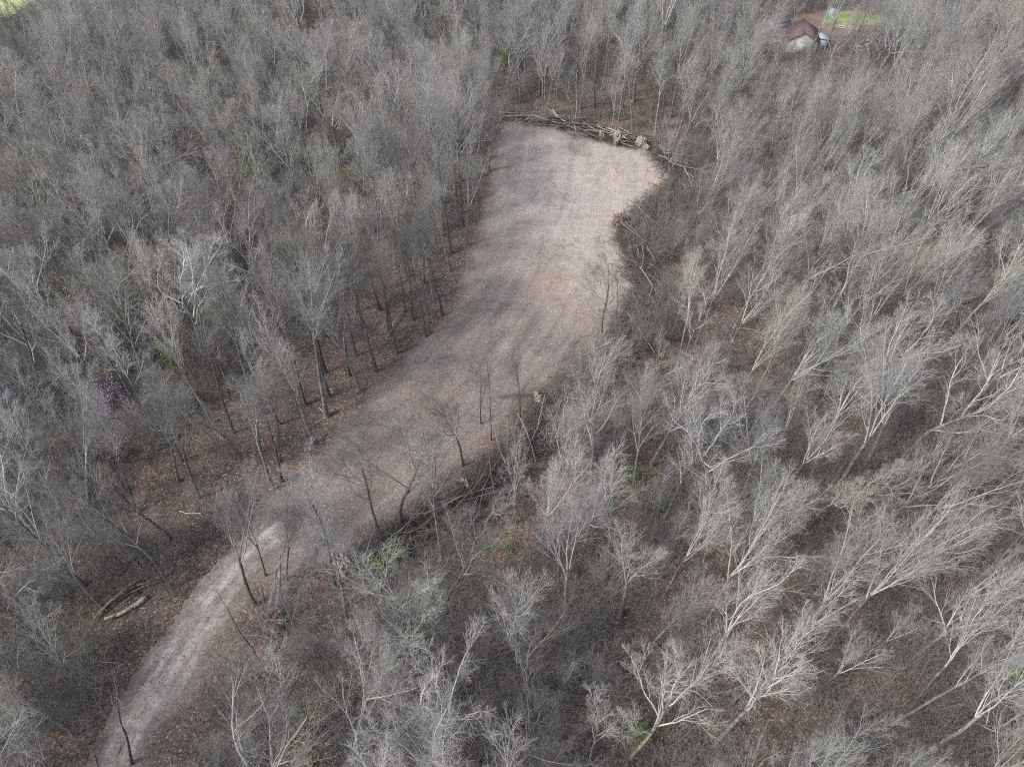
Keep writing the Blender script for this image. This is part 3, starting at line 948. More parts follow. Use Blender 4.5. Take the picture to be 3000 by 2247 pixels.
# the twin-trunk uprooted tree by the track, with its root hole of red clay
B = G(590, 1342)
t = thing('uprooted_tree', 'twin-trunk uprooted tree with pink clay root plate standing beside the dirt track', 'uprooted tree', drop(B[0], B[1], .55))
pl = obj('root_plate', lump(55, 1.6, 1.0, 1.0, M_REDCLAY, .6, 5), t)
roots_of(np.random.default_rng(5), 12, 1.35, .5, M_WOOD, pl, (-.3, -1, .1))
for vx, vy, hh, sd_ in ((608, 1250, 1.6, 1), (618, 1246, 2.2, 2)):
    e = G(vx, vy)
    P, R = log_path(np.zeros(3) + [(.35 if sd_ == 2 else -.55), 0, .1], e - B + [0, 0, hh], .22, .13, 9, .55, sd_)
    obj('trunk', tube_mesh('trunk', Tubes().add(P, R, 10), M_TRUNK), t, (.85, .84, .82))
    cr = obj('crown', PROTO[3 + sd_]['crown'], t, DARK)
    v = Vector(P[-1] - P[0]).normalized()
    cr.rotation_euler = Vector((0, 0, 1)).rotation_difference(v).to_euler()
    cr.scale = (.46, .46, .5)
    cr.location = Vector(P[-1]) - v * 4.3
for k, (vx, vy, dx, dy, L) in enumerate(((598, 1330, .6, .7, 5.5), (606, 1350, .9, .2, 5.0), (612, 1318, .3, .9, 6.0), (622, 1350, .9, -.3, 4.5))):
    felled(G(vx, vy), (dx, dy), L, [4, 1, 0, 12, 5][k], 'dark felled tree tangled around the twin-trunk uprooted tree beside the dirt track', 'felled trees around the twin-trunk uprooted tree',
           700 + k, .12, .5, (.45, .43, .42), .6)
mound = obj('clay_mound', lump(21, 1.0, 1.8, .38, M_REDCLAY, .8, 5, 'clay_mound'))
Bm = G(578, 1420)
mound.location = drop(Bm[0], Bm[1], .05)
tag(mound, 'low mound of pinkish red clay beside the twin-trunk uprooted tree', 'mound')
LAND += [('the twin-trunk uprooted tree', 592, 1330), ('the clay mound', 578, 1420)]

# brush windrow down the right side of the clearing
SIDE = [(1420, 330), (1462, 385), (1372, 470), (1352, 520), (1385, 600), (1372, 680), (1330, 745), (1270, 810), (1210, 855), (1150, 925), (1080, 990), (1010, 1060), (930, 1112), (840, 1165), (770, 1205)]
SW = [G(*p)[:2] for p in SIDE]
sg = np.random.default_rng(12)
fg = 0
for i in range(len(SW) - 1):
    a, b = SW[i], SW[i + 1]
    L = np.linalg.norm(b - a)
    d = (b - a) / L
    n = np.array([-d[1], d[0]])
    if n[0] < 0 and i > 3:
        n = -n
    if n[0] < 0:
        n = -n
    for k in range(max(2, int(L / 1.7))):
        f = sg.uniform(0, 1)
        p = a + (b - a) * f + n * (sg.uniform(.2, 3.2))
        yaw = sg.normal(0, .45)
        s = -1 if sg.random() < .6 else 1
        dd = d * s
        dd = np.array([dd[0] * math.cos(yaw) - dd[1] * math.sin(yaw), dd[0] * math.sin(yaw) + dd[1] * math.cos(yaw)]) + n * .35
        kind = int(sg.choice([0, 1, 2, 3, 4, 5, 11, 12]))
        zone = 'far' if i < 3 else ('middle' if i < 8 else 'near')
        lab = {'far': 'dark tangled felled tree in the brush heap at the far right corner of the clearing',
               'middle': 'dark tangled felled tree in the brush heap along the right side of the clearing',
               'near': 'dark tangled felled tree in the brush heap between the clearing and the near woods'}[zone]
        felled(p, dd, sg.uniform(6.5, 11), kind, lab, f'felled trees in the {zone} brush heap', 4000 + fg, sg.uniform(-.02, .22), sg.uniform(.2, 2.3),
               [(.55, .53, .52), (.38, .36, .35), (.85, .83, .81)][fg % 3], sg.uniform(.38, .6))  # dark tints paint the heap's inner shade onto its felled trees
        fg += 1
LAND.append(('the brush heap along the clearing', 1240, 850))
for k in range(110):                               # bare stems in the heap
    i = int(sg.integers(0, len(SW) - 1))
    a, b = SW[i], SW[i + 1]
    d = unit(b - a)
    n = np.array([-d[1], d[0]])
    n = n if n[0] > 0 else -n
    p = a + (b - a) * sg.random() + n * sg.uniform(.0, 3.0)
    yaw = sg.normal(.22, .32)
    dd = d * math.cos(yaw) + n * math.sin(yaw)
    L = sg.uniform(4, 11)
    z = sg.uniform(.4, 2.6)
    r = sg.uniform(.04, .12)
    zone = 'far' if i < 3 else ('middle' if i < 8 else 'near')
    place = {'far': 'at the far right corner', 'middle': 'along the right side', 'near': 'at the near end'}[zone]
    make_log('log', drop(*(p - dd * L / 2), z), drop(*(p + dd * L / 2), z + sg.uniform(-.2, .9)), r, r * .5,
             f'grey stem poking out of the brush heap {place} of the clearing', f'bare stems in the {zone} brush heap', M_LOG, 1200 + k, 1, .3, [(.6, .58, .56), (.95, .93, .9), (.4, .38, .37), (.75, .73, .7)][k % 4])
print('felled', fg)

# logs on the left by the track
make_log('log', drop(*G(228, 1338)[:2], .2), drop(*G(318, 1292)[:2], .3), .19, .30, 'thick bare grey log lying in the leaf litter beside the dirt track', None, M_LOG, 3, 2, .12, (.95, .94, .93))
make_log('log', drop(*G(205, 1340)[:2], .3), drop(*G(320, 1248)[:2], .75), .11, .22, 'long dark fallen log lying behind the thick grey log', None, M_LOG, 4, 4, .2, (.6, .6, .6))
make_log('log', drop(*G(300, 1270)[:2], .6), drop(*G(375, 1236)[:2], .4), .12, .09, 'short dark log crossing the far end of the long fallen log', None, M_LOG, 5, 1, .2, (.8, .8, .8))
for k, (a, b, r, z) in enumerate((((215, 1322), (300, 1282), .10, .5), ((250, 1300), (345, 1262), .09, .7), ((232, 1348), (262, 1300), .06, .4), ((285, 1318), (352, 1290), .07, .35), ((200, 1352), (290, 1268), .07, .45), ((300, 1300), (330, 1240), .06, .6))):
    make_log('branch', drop(*G(*a)[:2], z * .5), drop(*G(*b)[:2], z), r, r * .6, 'dark dead limb tangled among the fallen logs left of the dirt track', 'dead limbs among the fallen logs', M_LOG, 420 + k, 3, .35, [DARK, (.8, .78, .76), (.45, .44, .43)][k % 3], 'branch')
make_log('branch', drop(*G(192, 1372)[:2], .15), drop(*G(245, 1395)[:2], .12), .10, .07, 'curved dead branch lying on leaf litter below the fallen logs', None, M_LOG, 6, 2, .7, (1.2, 1.1, 1.05), 'branch')
make_log('branch', drop(*G(222, 1432)[:2], .1), drop(*G(258, 1431)[:2], .1), .05, .04, 'thin straight pale stick on leaf litter near the lower left woods', None, M_WOOD, 7, 0, .1, GREY, 'branch')
make_log('branch', drop(*G(402, 1365)[:2], .2), drop(*G(418, 1338)[:2], .2), .05, .035, 'thin dark stick lying across the dirt track', None, M_LOG, 8, 1, .15, DARK, 'branch')
make_log('branch', drop(*G(390, 1108)[:2], .25), drop(*G(440, 1112)[:2], .25), .07, .05, 'pale fallen branch on leaf litter left of the clearing entrance', None, M_WOOD, 10, 2, .15, GREY, 'branch')
make_log('branch', drop(*G(1080, 1705 / VS)[:2], .15), drop(*G(1125, 1750 / VS)[:2], .2), .08, .06, 'pale straight pole lying in the near woods', None, M_WOOD, 11, 0, .1, GREY, 'branch')
make_log('branch', drop(*G(797, 1328)[:2], .12), drop(*G(826, 1350)[:2], .15), .06, .045, 'pale straight stick on brown leaves in front of the tan root plate', None, M_WOOD, 12, 0, .08, GREY, 'branch')
make_log('branch', drop(*G(690, 885)[:2], .12), drop(*G(712, 905)[:2], .12), .06, .04, 'thin pale branch on leaf litter at the left edge of the clearing', None, M_WOOD, 13, 0, .1, GREY, 'branch')
make_log('branch', drop(*G(702, 945)[:2], .2), drop(*G(722, 918)[:2], .3), .10, .06, 'dark knotty stub lying on the left edge of the clearing', None, M_LOG, 14, 3, .2, DARK, 'branch')
make_log('branch', drop(*G(865, 880)[:2], .2), drop(*G(848, 896)[:2], .2), .05, .04, 'dark stick beside the orange soil patch in the clearing', None, M_LOG, 15, 0, .1, DARK, 'branch')
make_log('log', drop(*G(838, 733)[:2], .3), drop(*G(885, 660)[:2], .4), .16, .10, 'dark fallen trunk among the trees at the left edge of the clearing', None, M_LOG, 16, 2, .3, DARK)
make_log('log', drop(*G(955, 510)[:2], .3), drop(*G(1000, 478)[:2], .3), .12, .08, 'dark fallen log at the woods edge near the big spreading tree', None, M_LOG, 17, 2, .3, DARK)
LAND += [('the thick grey fallen log', 270, 1315)]

# broken snag
B = G(196, 1120)
T = top_at(B, 188, 968)
P, R = log_path(np.zeros(3), T - B, .26, .15, 9, .15, 61)
sn = thing('snag', 'broken pale snag with a splintered top in the left woods', 'dead tree', drop(B[0], B[1], -.1))
obj('trunk', tube_mesh('trunk', Tubes().add(P, R, 9, True), M_TRUNK), sn, (1.5, 1.48, 1.42))
for k in range(4):
    e = P[-1] + np.array([(k - 1.5) * .07, 0, -.3])
    obj('splinter', tube_mesh('splinter', Tubes().add(np.stack([e, e + [(k - 1.5) * .04, .02, .7 + .4 * (k % 2)]]), np.array([.06, .008]), 5, True), M_WOOD), sn)
for k, (h, az) in enumerate(((.55, .4), (.7, 3.3), (.82, 1.4))):
    p0 = P[int(h * 8)]
    dd = np.array([math.cos(az), math.sin(az) * .5, .5])
    obj('branch_stub', tube_mesh('branch_stub', Tubes().add(np.stack([p0, p0 + dd * .7, p0 + dd * 1.3 + [0, 0, .2]]), np.array([.07, .05, .025]), 6, True), M_TRUNK), sn, (1.4, 1.38, 1.35))
LAND.append(('the broken snag', 188, 1010))

# ------------------------------------------------------------------ shrubs in leaf or flower
LEAF = {'green': leaf_mat('fresh_leaves', [(0.09, 0.16, 0.03), (0.15, 0.25, 0.05), (0.22, 0.33, 0.08)]),
        'yellow': leaf_mat('budding_leaves', [(0.20, 0.22, 0.07), (0.28, 0.30, 0.10), (0.35, 0.36, 0.15)]),
        'purple': leaf_mat('redbud_blossom', [(0.26, 0.19, 0.29), (0.34, 0.26, 0.37), (0.40, 0.32, 0.42)]),
        'copper': leaf_mat('dead_leaves', [(0.28, 0.13, 0.07), (0.38, 0.20, 0.12), (0.44, 0.28, 0.18)])}
SHRUBS = {}
def shrub_meshes(kind, leaves, size):
    if (kind, leaves, size) in SHRUBS:
        return SHRUBS[(kind, leaves, size)]
    g = np.random.default_rng(len(SHRUBS) + 600)
    tb = Tubes()
    base = g.normal(0, .12, (7, 3)); base[:, 2] = -.1
    d = g.normal(0, .42, (7, 3)); d[:, 2] = 1
    P = paths(g, base, d, g.uniform(1.4, 2.2, 7), 5, .12, .05)
    R = rads(np.full(7, .035), np.full(7, .012), 6)
    a = kids(g, P, R, 6, .3, 1, 30, 60, .5, .6, 4, .12, .03)
    b = kids(g, *a, 5, .2, 1, 30, 60, .5, .7, 3, .14, .02)
    tb.add(P, R, 5).add(*a, 4).add(*b, 3)
    stems = tube_mesh('stem', tb, M_BRUSH)
    tips = np.concatenate([b[0][:, 1:].reshape(-1, 3), a[0][:, 3:].reshape(-1, 3)])
    n = leaves
    c = tips[g.integers(0, len(tips), n)] + g.normal(0, .09, (n, 3))
    q1 = unit(g.normal(0, 1, (n, 3)))
    q2 = unit(np.cross(q1, g.normal(0, 1, (n, 3))))
    sz = g.uniform(.6, 1.3, (n, 1)) * size
    V = np.stack([c - q1 * sz, c + q2 * sz * .55 + q1 * sz * .1, c + q1 * sz, c - q2 * sz * .55 + q1 * sz * .1], 1).reshape(-1, 3)
    fol = mesh_from('foliage', V, np.arange(4 * n), np.full(n, 4), LEAF[kind], smooth=False)
    SHRUBS[(kind, leaves, size)] = (stems, fol)
    return stems, fol

def shrub(vx, vy, s, kind, leaves, label, name='shrub', cat='shrub', zc=0.0, size=.07, lift=0.0):
    if s > 1.4:
        size, leaves = round(.10 / s, 3), int(leaves * 2.0)
    st, fo = shrub_meshes(kind, leaves, size)
    B = G(vx, vy)
    o = thing(name, label, cat, drop(B[0], B[1]))
    o.scale = (s, s, s * (1 + zc))
    o.rotation_euler = (0, 0, (vx * 7 + vy) % 6.28)
    obj('stem', st, o); obj('foliage', fo, o)

shrub(846, 1226, 1.25, 'green', 1500, 'bright green leafy shrub at the near end of the brush heap')
shrub(1040, 1188, .75, 'green', 800, 'small green shrub to the left of a dark trunk in the near woods')
shrub(1092, 1186, .95, 'green', 420, 'thin green shrub to the right of a dark trunk in the near woods')
shrub(1370, 1050, 1.5, 'green', 620, 'loose green shrub half hidden behind a pale leaning tree')
shrub(1425, 1105, 1.0, 'green', 420, 'faint green shrub behind the loose green shrub in the right woods')
shrub(1385, 1590, 1.2, 'green', 800, 'olive green shrub near the bottom edge of the photo')
shrub(2206, 1500, 1.6, 'green', 1500, 'bright green shrub cut off by the right edge of the photo')
shrub(382, 800, 1.7, 'green', 900, 'vivid green small tree in the left woods', 'leafing_tree', 'small tree', .5)
shrub(535, 388, 2.0, 'green', 700, 'upper bright green small tree of a pair in the left woods', 'leafing_tree', 'small tree', .6)
shrub(552, 440, 3.2, 'yellow', 1200, 'lower yellow-green budding tree of a pair in the left woods', 'leafing_tree', 'small tree', .7)
shrub(668, 540, 1.8, 'yellow', 450, 'thin olive shrub between trunks in the left woods')
shrub(330, 105, 4.0, 'yellow', 900, 'yellow-green budding tree in the distant left woods', 'leafing_tree', 'small tree', .5)
shrub(1095, 150, 2.6, 'green', 800, 'green shrub in the distant woods behind the clearing')
shrub(1270, 100 + 25, 2.6, 'yellow', 420, 'pale yellow budding shrub behind the multi-stemmed tree')
shrub(1592, 205, 2.6, 'yellow', 500, 'olive budding shrub in the right woods below the barn')
shrub(160, 668, 2.6, 'yellow', 500, 'yellow budding shrub in the far left woods')
shrub(345, 620, 2.4, 'yellow', 420, 'thin yellow budding shrub deep in the left woods')
shrub(765, 405, 2.0, 'yellow', 450, 'yellow-green budding shrub left of the big spreading tree')
shrub(262, 905, 2.2, 'purple', 900, 'purple flowering redbud tree in the left woods', 'flowering_tree', 'small tree', .5)
shrub(28, 900, 2.2, 'purple', 600, 'purple flowering redbud tree at the left edge of the photo', 'flowering_tree', 'small tree', .5)
shrub(262, 1000, 1.6, 'purple', 350, 'faint purple flowering redbud above the leaf litter in the left woods', 'flowering_tree', 'small tree', .5)
shrub(1370, 792, 1.0, 'copper', 300, 'small copper-leaved sapling beside the brush heap')
shrub(2250 / VS * 1.0, 1450 / VS, 1.2, 'copper', 300, 'small copper-leaved sapling in the right woods')
shrub(665, 1640, 2.4, 'yellow', 700, 'yellow-green budding shrub at the bottom edge of the photo')
shrub(1545, 600, 1.5, 'copper', 200, 'rusty leaved sapling in the right woods above the shady hollow')
LAND += [('the bright green shrub', 846, 1205), ('the vivid green small tree', 382, 780), ('the purple redbud', 262, 880), ('the loose green shrub', 1370, 1025),
         ('the olive green shrub', 1385, 1565)]

# ------------------------------------------------------------------ barn, shed, fence, scrap
def box_data(x0, x1, y0, y1, z0, z1):
    V = np.array([(x, y, z) for z in (z0, z1) for y in (y0, y1) for x in (x0, x1)], float)
    F = [(0, 2, 3, 1), (4, 5, 7, 6), (0, 1, 5, 4), (2, 6, 7, 3), (0, 4, 6, 2), (1, 3, 7, 5)]
    return V, F
def poly_obj(name, V, F, m, parent, smooth=False):
    V = np.array(V, float)
    L = np.concatenate([np.array(f) for f in F])
    return obj(name, mesh_from(name, V, L, np.array([len(f) for f in F]), m, smooth), parent)
M_WHITE = plain_mat('white_siding', (0.44, 0.43, 0.415), (0.58, 0.57, 0.55), .8)
M_MAROON = plain_mat('maroon_roof', (0.105, 0.068, 0.068), (0.155, 0.105, 0.105), .6, .6)
M_SLATE = plain_mat('blue_grey_siding', (0.26, 0.31, 0.35), (0.38, 0.43, 0.47), .8)
M_DARKROOF = plain_mat('dark_shed_roof', (0.06, 0.07, 0.085), (0.12, 0.13, 0.145), .8)
def slab(pts, th):
    """quad given as four points, thickened along its normal"""
    p = np.array(pts, float)
    n = unit(np.cross(p[1] - p[0], p[3] - p[0]))
    V = np.concatenate([p, p + n * th])
    return V, [(3, 2, 1, 0), (4, 5, 6, 7), (0, 1, 5, 4), (1, 2, 6, 5), (2, 3, 7, 6), (3, 0, 4, 7)]
def barn():
    a = G(1697, 112)                                  # left foot of the white gable wall
    o = thing('barn', 'white barn with a maroon roof beside the green lawn', 'barn', drop(a[0], a[1]))
    o.rotation_euler = (0, 0, math.radians(-14))
    W, D, h, rg = 7.6, 10.5, 3.3, 2.1
    V = [(0, 0, -.4), (W, 0, -.4), (W, 0, h), (W / 2, 0, h + rg), (0, 0, h), (0, D, -.4), (W, D, -.4), (W, D, h), (W / 2, D, h + rg), (0, D, h)]
    poly_obj('wall', V, [(0, 1, 2, 3, 4), (9, 8, 7, 6, 5), (1, 6, 7, 2), (5, 0, 4, 9)], M_WHITE, o)
    e, k = .45, rg / (W / 2)
    r1 = slab([(-e, -e, h - e * k + .03), (W / 2, -e, h + rg + .03), (W / 2, D + e, h + rg + .03), (-e, D + e, h - e * k + .03)], .14)
    r2 = slab([(W / 2, -e, h + rg + .03), (W + e, -e, h - e * k + .03), (W + e, D + e, h - e * k + .03), (W / 2, D + e, h + rg + .03)], .14)
    poly_obj('roof', np.concatenate([r1[0], r2[0]]), r1[1] + [tuple(i + 8 for i in f) for f in r2[1]], M_MAROON, o)
    d = poly_obj('door', *box_data(2.4, 5.0, -.07, -.01, -.2, 2.6), M_WHITE, o)
    poly_obj('handle', *box_data(3.6, 3.66, -.13, -.07, 1.0, 1.4), M_DARKROOF, d)
    w = poly_obj('window', *box_data(W + .01, W + .06, 1.2, 2.2, 1.4, 2.4), M_DARKROOF, o)
    lt = poly_obj('lean_to', *box_data(W + .08, W + 3.0, 4.6, 9.0, -.4, 2.6), M_SLATE, o)
    poly_obj('roof', *slab([(W + .08, 4.3, 3.0), (W + 3.4, 4.3, 2.55), (W + 3.4, 9.3, 2.55), (W + .08, 9.3, 3.0)], .12), M_SLATE, lt)
barn()
def shed():
    a = G(1668, 62)
    o = thing('shed', 'low shed with a dark roof left of the barn', 'shed', drop(a[0], a[1]))
    o.rotation_euler = (0, 0, math.radians(10))
    poly_obj('wall', *box_data(0, 5, 0, 3.4, -.3, 1.9), M_SLATE, o)
    poly_obj('roof', *slab([(-.3, -.3, 1.95), (5.3, -.3, 1.95), (5.3, 3.7, 2.7), (-.3, 3.7, 2.7)], .12), M_DARKROOF, o)
    poly_obj('door', *box_data(1.2, 2.1, -.06, -.01, -.1, 1.7), M_WHITE, o)
shed()
def fence():
    a, b = G(1800, 66)[:2], G(1868, 74)[:2]
    o = thing('rail_fence', 'pale wooden rail fence at the front of the lawn', 'fence', drop(a[0], a[1]))
    d = b - a
    L = np.linalg.norm(d)
    o.rotation_euler = (0, 0, math.atan2(d[1], d[0]))
    for z in (.5, 1.0):
        poly_obj('rail', *box_data(0, L, -.05, .05, z, z + .16), M_WOOD, o)
    for k in range(8):
        x = k * L / 7
        poly_obj('post', *box_data(x - .07, x + .07, .052, .19, -.4, 1.3), M_WOOD, o)
fence()
M_SACK = plain_mat('pale_scrap', (0.24, 0.24, 0.25), (0.50, 0.49, 0.50), 1.5)
jg = np.random.default_rng(4)
for k in range(22):
    p = G(jg.normal(1888, 20), jg.normal(104, 9))
    o = obj('scrap_piece', lump(700 + k, jg.uniform(.35, .9), jg.uniform(.3, .7), jg.uniform(.2, .5), M_SACK, .6, 2, 'scrap_piece'))
    o.location = drop(p[0], p[1], .3)
    o.rotation_euler = (jg.uniform(-.4, .4), jg.uniform(-.4, .4), jg.uniform(0, 6))
    tag(o, 'crumpled pale scrap lying in the white scrap heap right of the barn', 'scrap', 'pieces of the white scrap heap')
tk = G(1795, 38)
o = thing('water_tank', 'small grey tank standing behind the barn roof', 'tank', drop(tk[0], tk[1]))
zz = np.array([0, .05, 1.7, 2.0, 2.1])
obj('shell', tube_mesh('shell', Tubes().add(np.stack([zz * 0, zz * 0, zz], -1), np.array([.75, .8, .8, .55, .1]), 20, True), M_SLATE), o)
obj('lid', tube_mesh('lid', Tubes().add(np.array([[0, 0, 2.08], [0, 0, 2.2]]), np.array([.3, .28]), 16, True), M_SLATE), o)
LAND.append(('the white barn', 1735, 80))

# ------------------------------------------------------------------ individual trees and their labels
TW = {PALE: 'pale', GREY: 'grey', DARK: 'dark', (.75, .74, .73): 'grey'}
FW = {'straight': 'straight-trunked', 'bole': 'tall-trunked', 'vase': 'forked', 'crook': 'crooked', 'spread': 'broad spreading', 'pole': 'slender', 'multi': 'multi-stemmed', 'dead': 'sparse dead'}
TEN = ['at left edge', 'one tenth across', 'two tenths across', 'three tenths across', 'four tenths across', 'halfway across', 'six tenths across', 'seven tenths across', 'eight tenths across', 'nine tenths across', 'at right edge']
VEN = ['top edge of the photo'] + [f'{w} down the photo' for w in ('one tenth', 'two tenths', 'three tenths', 'four tenths', 'halfway', 'six tenths', 'seven tenths', 'eight tenths', 'nine tenths')] + ['bottom edge of the photo']
recs = []
for p in solo:
    z = float(hgt(p['x'], p['y']))
    o = plant(p['pi'], (p['x'], p['y'], z), p['H'], p['tilt'], p['spin'], p['tone'], wide=p['wide'])
    side = 'left' if proj((p['x'], p['y'], 0))[0] < 2212 * (.40 if p['y'] < 90 else .5) else 'right'
    hs = 'tall' if p['H'] > 19.5 else ('medium' if p['H'] > 14 else 'small')
    tl = Vector(p['tilt']).normalized()
    c = np.array([p['x'], p['y'], z]) + np.array(tl) * p['H'] * .75
    u, v, d = proj(c)
    recs.append(dict(o=o, tone=TW[p['tone']], form=FW[PROTO[p['pi']]['form']], hs=hs, u=u, v=v, side=side))
for words, lx, ly in LAND:                       # the nearest tree each side of a landmark takes its name from it
    for what, fx, fy in (('left of', -1, 0), ('right of', 1, 0), ('behind', 0, -1), ('in front of', 0, 1)):
        best = None
        for r in recs:
            if r.get('label'):
                continue
            du, dv = r['u'] - lx, r['v'] - ly
            a, b = du * fx + dv * fy, abs(du * fy) + abs(dv * fx)
            if 15 < a < 170 and b < a * .6 and (best is None or a + b < best[0]):
                best = (a + b, r)
        if best:
            r = best[1]
            r['label'] = f"{r['tone']} {r['form']} tree just {what} {words}"
cells = {}
for r in recs:
    if r.get('label'):
        continue
    i = min(10, max(0, int(round(r['u'] / 221.2))))
    j = min(10, max(0, int(round(r['v'] / 165.7))))
    cells.setdefault((r['tone'], r['form'], i, j), []).append(r)
for (tone, form, i, j), rs in cells.items():
    rs.sort(key=lambda r: r['u'])
    for k, r in enumerate(rs):
        pre = '' if len(rs) == 1 else ['leftmost ', 'rightmost '][k] if len(rs) == 2 else (['leftmost ', 'middle ', 'rightmost '][k] if len(rs) == 3 else f"{['first', 'second', 'third', 'fourth', 'fifth', 'sixth', 'seventh', 'eighth'][min(k, 7)]} from left ")
        r['label'] = f"{pre}{tone} {form} tree, crown {TEN[i]}, {VEN[j]}"
for r in recs:
    tag(r['o'], r['label'], 'tree', 'bare trees in the woods around the clearing')

# ------------------------------------------------------------------ the far woods and the undergrowth: uncountable, one object each
HID = bpy.data.collections.new('woodland_sources')
UND = bpy.data.collections.new('undergrowth_sources')
def hidden(coll, name, me):
    o = bpy.data.objects.new(name, me)
    coll.objects.link(o)
    return o
for i, p in enumerate(PROTO):
    tb = Tubes()
    for P, R in p['tr']:
        tb.add(P, R, 7)
    v1, l1, s1 = tb.arrays()
    v2, l2, s2 = p['cr'].arrays()
    me = mesh_from('woodland_tree', np.concatenate([v1, v2]), np.concatenate([l1, l2 + len(v1)]), np.concatenate([s1, s2]), [M_TRUNK, M_LIMB, M_CROWN],
                   mi=np.concatenate([np.zeros(len(s1)), 1 + p['cr'].limb_index()]))
    hidden(HID, f'woodland_tree_{i:02d}', me)

def sapling(seed):
    g = np.random.default_rng(seed)
    n = 5
    base = g.normal(0, .7, (n, 3)); base[:, 2] = -.1
    d = g.normal(0, .16, (n, 3)); d[:, 2] = 1
    P = paths(g, base, d, g.uniform(2.0, 5.5, n), 6, .08, .04)
    R = rads(np.full(n, .028), np.full(n, .009), 7)
    a = kids(g, P, R, 8, .25, 1, 28, 60, .34, .6, 4, .11, .04)
    b = kids(g, *a, 5, .2, 1, 28, 60, .5, .6, 3, .12, .03)
    b[1][:] = np.linspace(.006, .004, 4)[None]
    return Tubes().add(P, R, 5).add(*a, 4).add(*b, 3)
def debris(seed):
    g = np.random.default_rng(seed)
    n = 14
    base = g.normal(0, 1.0, (n, 3)); base[:, 2] = g.uniform(.02, .15, n)
    d = g.normal(0, 1, (n, 3)); d[:, 2] = g.uniform(-.02, .22, n)
    P = paths(g, base, d, g.uniform(.6, 2.4, n), 4, .12, -.01)
    R = rads(g.uniform(.012, .045, n), np.full(n, .008), 5)
    a = kids(g, P, R, 3, .3, 1, 25, 60, .4, .6, 2, .12, 0)
    return Tubes().add(P, R, 5).add(*a, 3)
for i in range(6):
    hidden(UND, f'sapling_{i}', tube_mesh('sapling', sapling(80 + i), M_BRUSH))
DEB = bpy.data.collections.new('debris_sources')
for i in range(4):
    hidden(DEB, f'twigs_{i}', tube_mesh('twigs', debris(180 + i), M_SHADED_DEADBRUSH))

def scatter(name, coll, pts, rots, scales, idx, label, cat):
    me = bpy.data.meshes.new(name)
    n = len(pts)
    me.vertices.add(n)
    me.vertices.foreach_set('co', np.ascontiguousarray(pts, np.float32).ravel())
    for nm, ty, dat, key in (('rot', 'FLOAT_VECTOR', rots, 'vector'), ('size', 'FLOAT_VECTOR', scales, 'vector')):
        a = me.attributes.new(nm, ty, 'POINT')
        a.data.foreach_set(key, np.ascontiguousarray(dat, np.float32).ravel())
    a = me.attributes.new('pick', 'INT', 'POINT')
    a.data.foreach_set('value', np.ascontiguousarray(idx, np.int32))
    o = obj(name, me)
    ng = bpy.data.node_groups.new(name, 'GeometryNodeTree')
    ng.interface.new_socket('Geometry', in_out='INPUT', socket_type='NodeSocketGeometry')
    ng.interface.new_socket('Geometry', in_out='OUTPUT', socket_type='NodeSocketGeometry')
    gi, go = ng.nodes.new('NodeGroupInput'), ng.nodes.new('NodeGroupOutput')
    ci = ng.nodes.new('GeometryNodeCollectionInfo')
    ci.inputs[0].default_value = coll
    ci.inputs[1].default_value = True
    ci.inputs[2].default_value = True
    ip = ng.nodes.new('GeometryNodeInstanceOnPoints')
    def na(nm, ty):
        q = ng.nodes.new('GeometryNodeInputNamedAttribute')
        q.data_type = ty
        q.inputs[0].default_value = nm
        return q.outputs[0]
    er = ng.nodes.new('FunctionNodeEulerToRotation')
    ng.links.new(na('rot', 'FLOAT_VECTOR'), er.inputs[0])
    ng.links.new(gi.outputs[0], ip.inputs['Points'])
    ng.links.new(ci.outputs[0], ip.inputs['Instance'])
    ip.inputs['Pick Instance'].default_value = True
    ng.links.new(na('pick', 'INT'), ip.inputs['Instance Index'])
    ng.links.new(er.outputs[0], ip.inputs['Rotation'])
    ng.links.new(na('size', 'FLOAT_VECTOR'), ip.inputs['Scale'])
    ng.links.new(ip.outputs[0], go.inputs[0])
    md = o.modifiers.new('scatter', 'NODES')
    md.node_group = ng
    return tag(o, label, cat, kind='stuff')

def arr(ps):
    pts, rots, sc, ix = [], [], [], []
    for p in ps:
        z = float(hgt(p['x'], p['y']))
        q = Vector((0, 0, 1)).rotation_difference(Vector(p['tilt'])) @ Quaternion((0, 0, 1), p['spin'])
        e = q.to_euler()
        s = p['H'] / PROTO[p['pi']]['top']
        pts.append((p['x'], p['y'], z)); rots.append(tuple(e)); sc.append((s * p['wide'], s * p['wide'], s)); ix.append(p['pi'])
    return pts, rots, sc, ix
scatter('far_woodland', HID, *arr(rest), 'mass of leafless grey woods stretching away behind the nearer trees', 'woodland')

VIEWS = polyV([(1640, 60), (1960, 40), (1970, 165), (1840, 165), (1800, 150), (1650, 150)])
u = np.stack([nrg.uniform(-200, 200, 72000), nrg.uniform(6, 270, 72000)], -1)
su, so = sdist(u, CLEAR), sdist(u, OPEN_FLOOR)
vw = np.where(nrg.random(len(u)) < .55, -9, sdist(u, VIEWS))
gs = np.array([G(a, b + 12)[:2] for a, b in SPOTS + [(1270, 120), (1592, 200), (160, 660), (345, 612), (765, 398), (668, 532), (330, 95), (262, 992)]])
near_s = (((u[:, None, :] - gs[None] * np.array([.985, .97])) ** 2).sum(2)).min(1) < 3.2 ** 2
sy = np.maximum(np.maximum(sdist(u, YARD), sdist(u, LAWN)), np.maximum(np.maximum(sdist(u, FIELD), vw), sdist(u, FAR_OPEN)))
keep = (su < -.8) & (sy < -1.0) & ((so < 0) | (nrg.random(len(u)) < np.where(u[:, 1] < 40, .6, .3))) & ~near_s & (np.abs(u[:, 0]) < 46 + .75 * u[:, 1]) & (fbm(u[:, 0], u[:, 1], 12, 90) > .30)
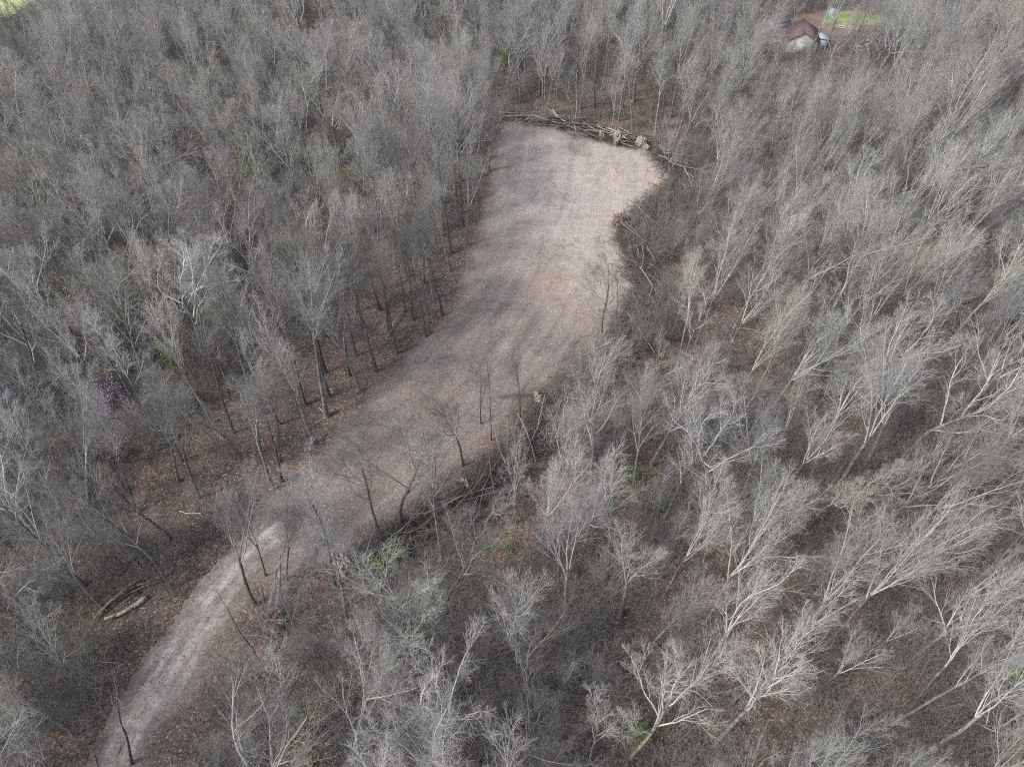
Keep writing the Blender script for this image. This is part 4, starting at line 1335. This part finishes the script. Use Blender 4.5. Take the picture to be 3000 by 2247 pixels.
# the strip of tall trees beside the left edge has a cleaner floor
strip = (su > -17) & (u[:, 0] < 8) & (u[:, 1] > 46) & (u[:, 1] < 140) & (nrg.random(len(u)) < .93)
u = u[keep & ~strip][:26000]
n = len(u)
print('undergrowth', n)
s = nrg.uniform(.5, 1.25, n) * np.where(u[:, 1] < 90, 1.2, 1.0)
scatter('undergrowth', UND, np.stack([u[:, 0], u[:, 1], hgt(u[:, 0], u[:, 1])], -1), np.stack([nrg.normal(0, .08, n), nrg.normal(0, .08, n), nrg.uniform(0, 6.28, n)], -1),
        np.stack([s, s, s * nrg.uniform(.7, 1.2, n)], -1), nrg.integers(0, 6, n), 'thin leafless saplings and brush filling the floor of the woods', 'undergrowth')

# twigs: on the forest floor, scattered over the clearing and thick in the windrows
w1 = np.stack([nrg.uniform(-160, 160, 9000), nrg.uniform(10, 200, 9000)], -1)
w1 = w1[(np.abs(w1[:, 0]) < 46 + .75 * w1[:, 1])]
s1 = sdist(w1, CLEAR)
w1 = w1[(s1 < 0) | (nrg.random(len(w1)) < .25)]
sc1 = np.where(sdist(w1, CLEAR) > 0, nrg.uniform(.18, .5, len(w1)), nrg.uniform(.5, 1.2, len(w1)))
w2, sc2, z2 = [], [], []
for i in range(len(SW) - 1):
    a, b = SW[i], SW[i + 1]
    for k in range(int(np.linalg.norm(b - a) * 11)):
        d = unit(b - a)
        nn = np.array([-d[1], d[0]])
        nn = nn if nn[0] > 0 else -nn
        f = nrg.normal(1.6, 1.5)
        w2.append(a + (b - a) * nrg.random() + nn * f)
        sc2.append(nrg.uniform(.7, 1.3)); z2.append(max(0, 1.5 - abs(f - 1.6) * .6) * nrg.random())
for k in range(420):
    c, d = along(nrg.uniform(-.02, 1.02))
    f = nrg.normal(.5, 1.4)
    w2.append(c + np.array([-d[1], d[0]]) * f)
    sc2.append(nrg.uniform(.6, 1.1)); z2.append(max(0, 1.2 - abs(f) * .5) * nrg.random())
w = np.concatenate([w1, np.array(w2)])
sc = np.concatenate([sc1, np.array(sc2)])
zz = np.concatenate([np.zeros(len(w1)), np.array(z2)])
n = len(w)
on = np.where(sdist(w, CLEAR) > .5, .17, 0)
scatter('scattered_twigs', DEB, np.stack([w[:, 0], w[:, 1], hgt(w[:, 0], w[:, 1]) + zz + on], -1), np.stack([nrg.normal(0, .15, n) * (zz > 0), nrg.normal(0, .15, n) * (zz > 0), nrg.uniform(0, 6.28, n)], -1),
        np.stack([sc, sc, sc], -1), nrg.integers(0, 4, n), 'broken twigs and sticks strewn over the ground and through the brush heaps', 'twigs')
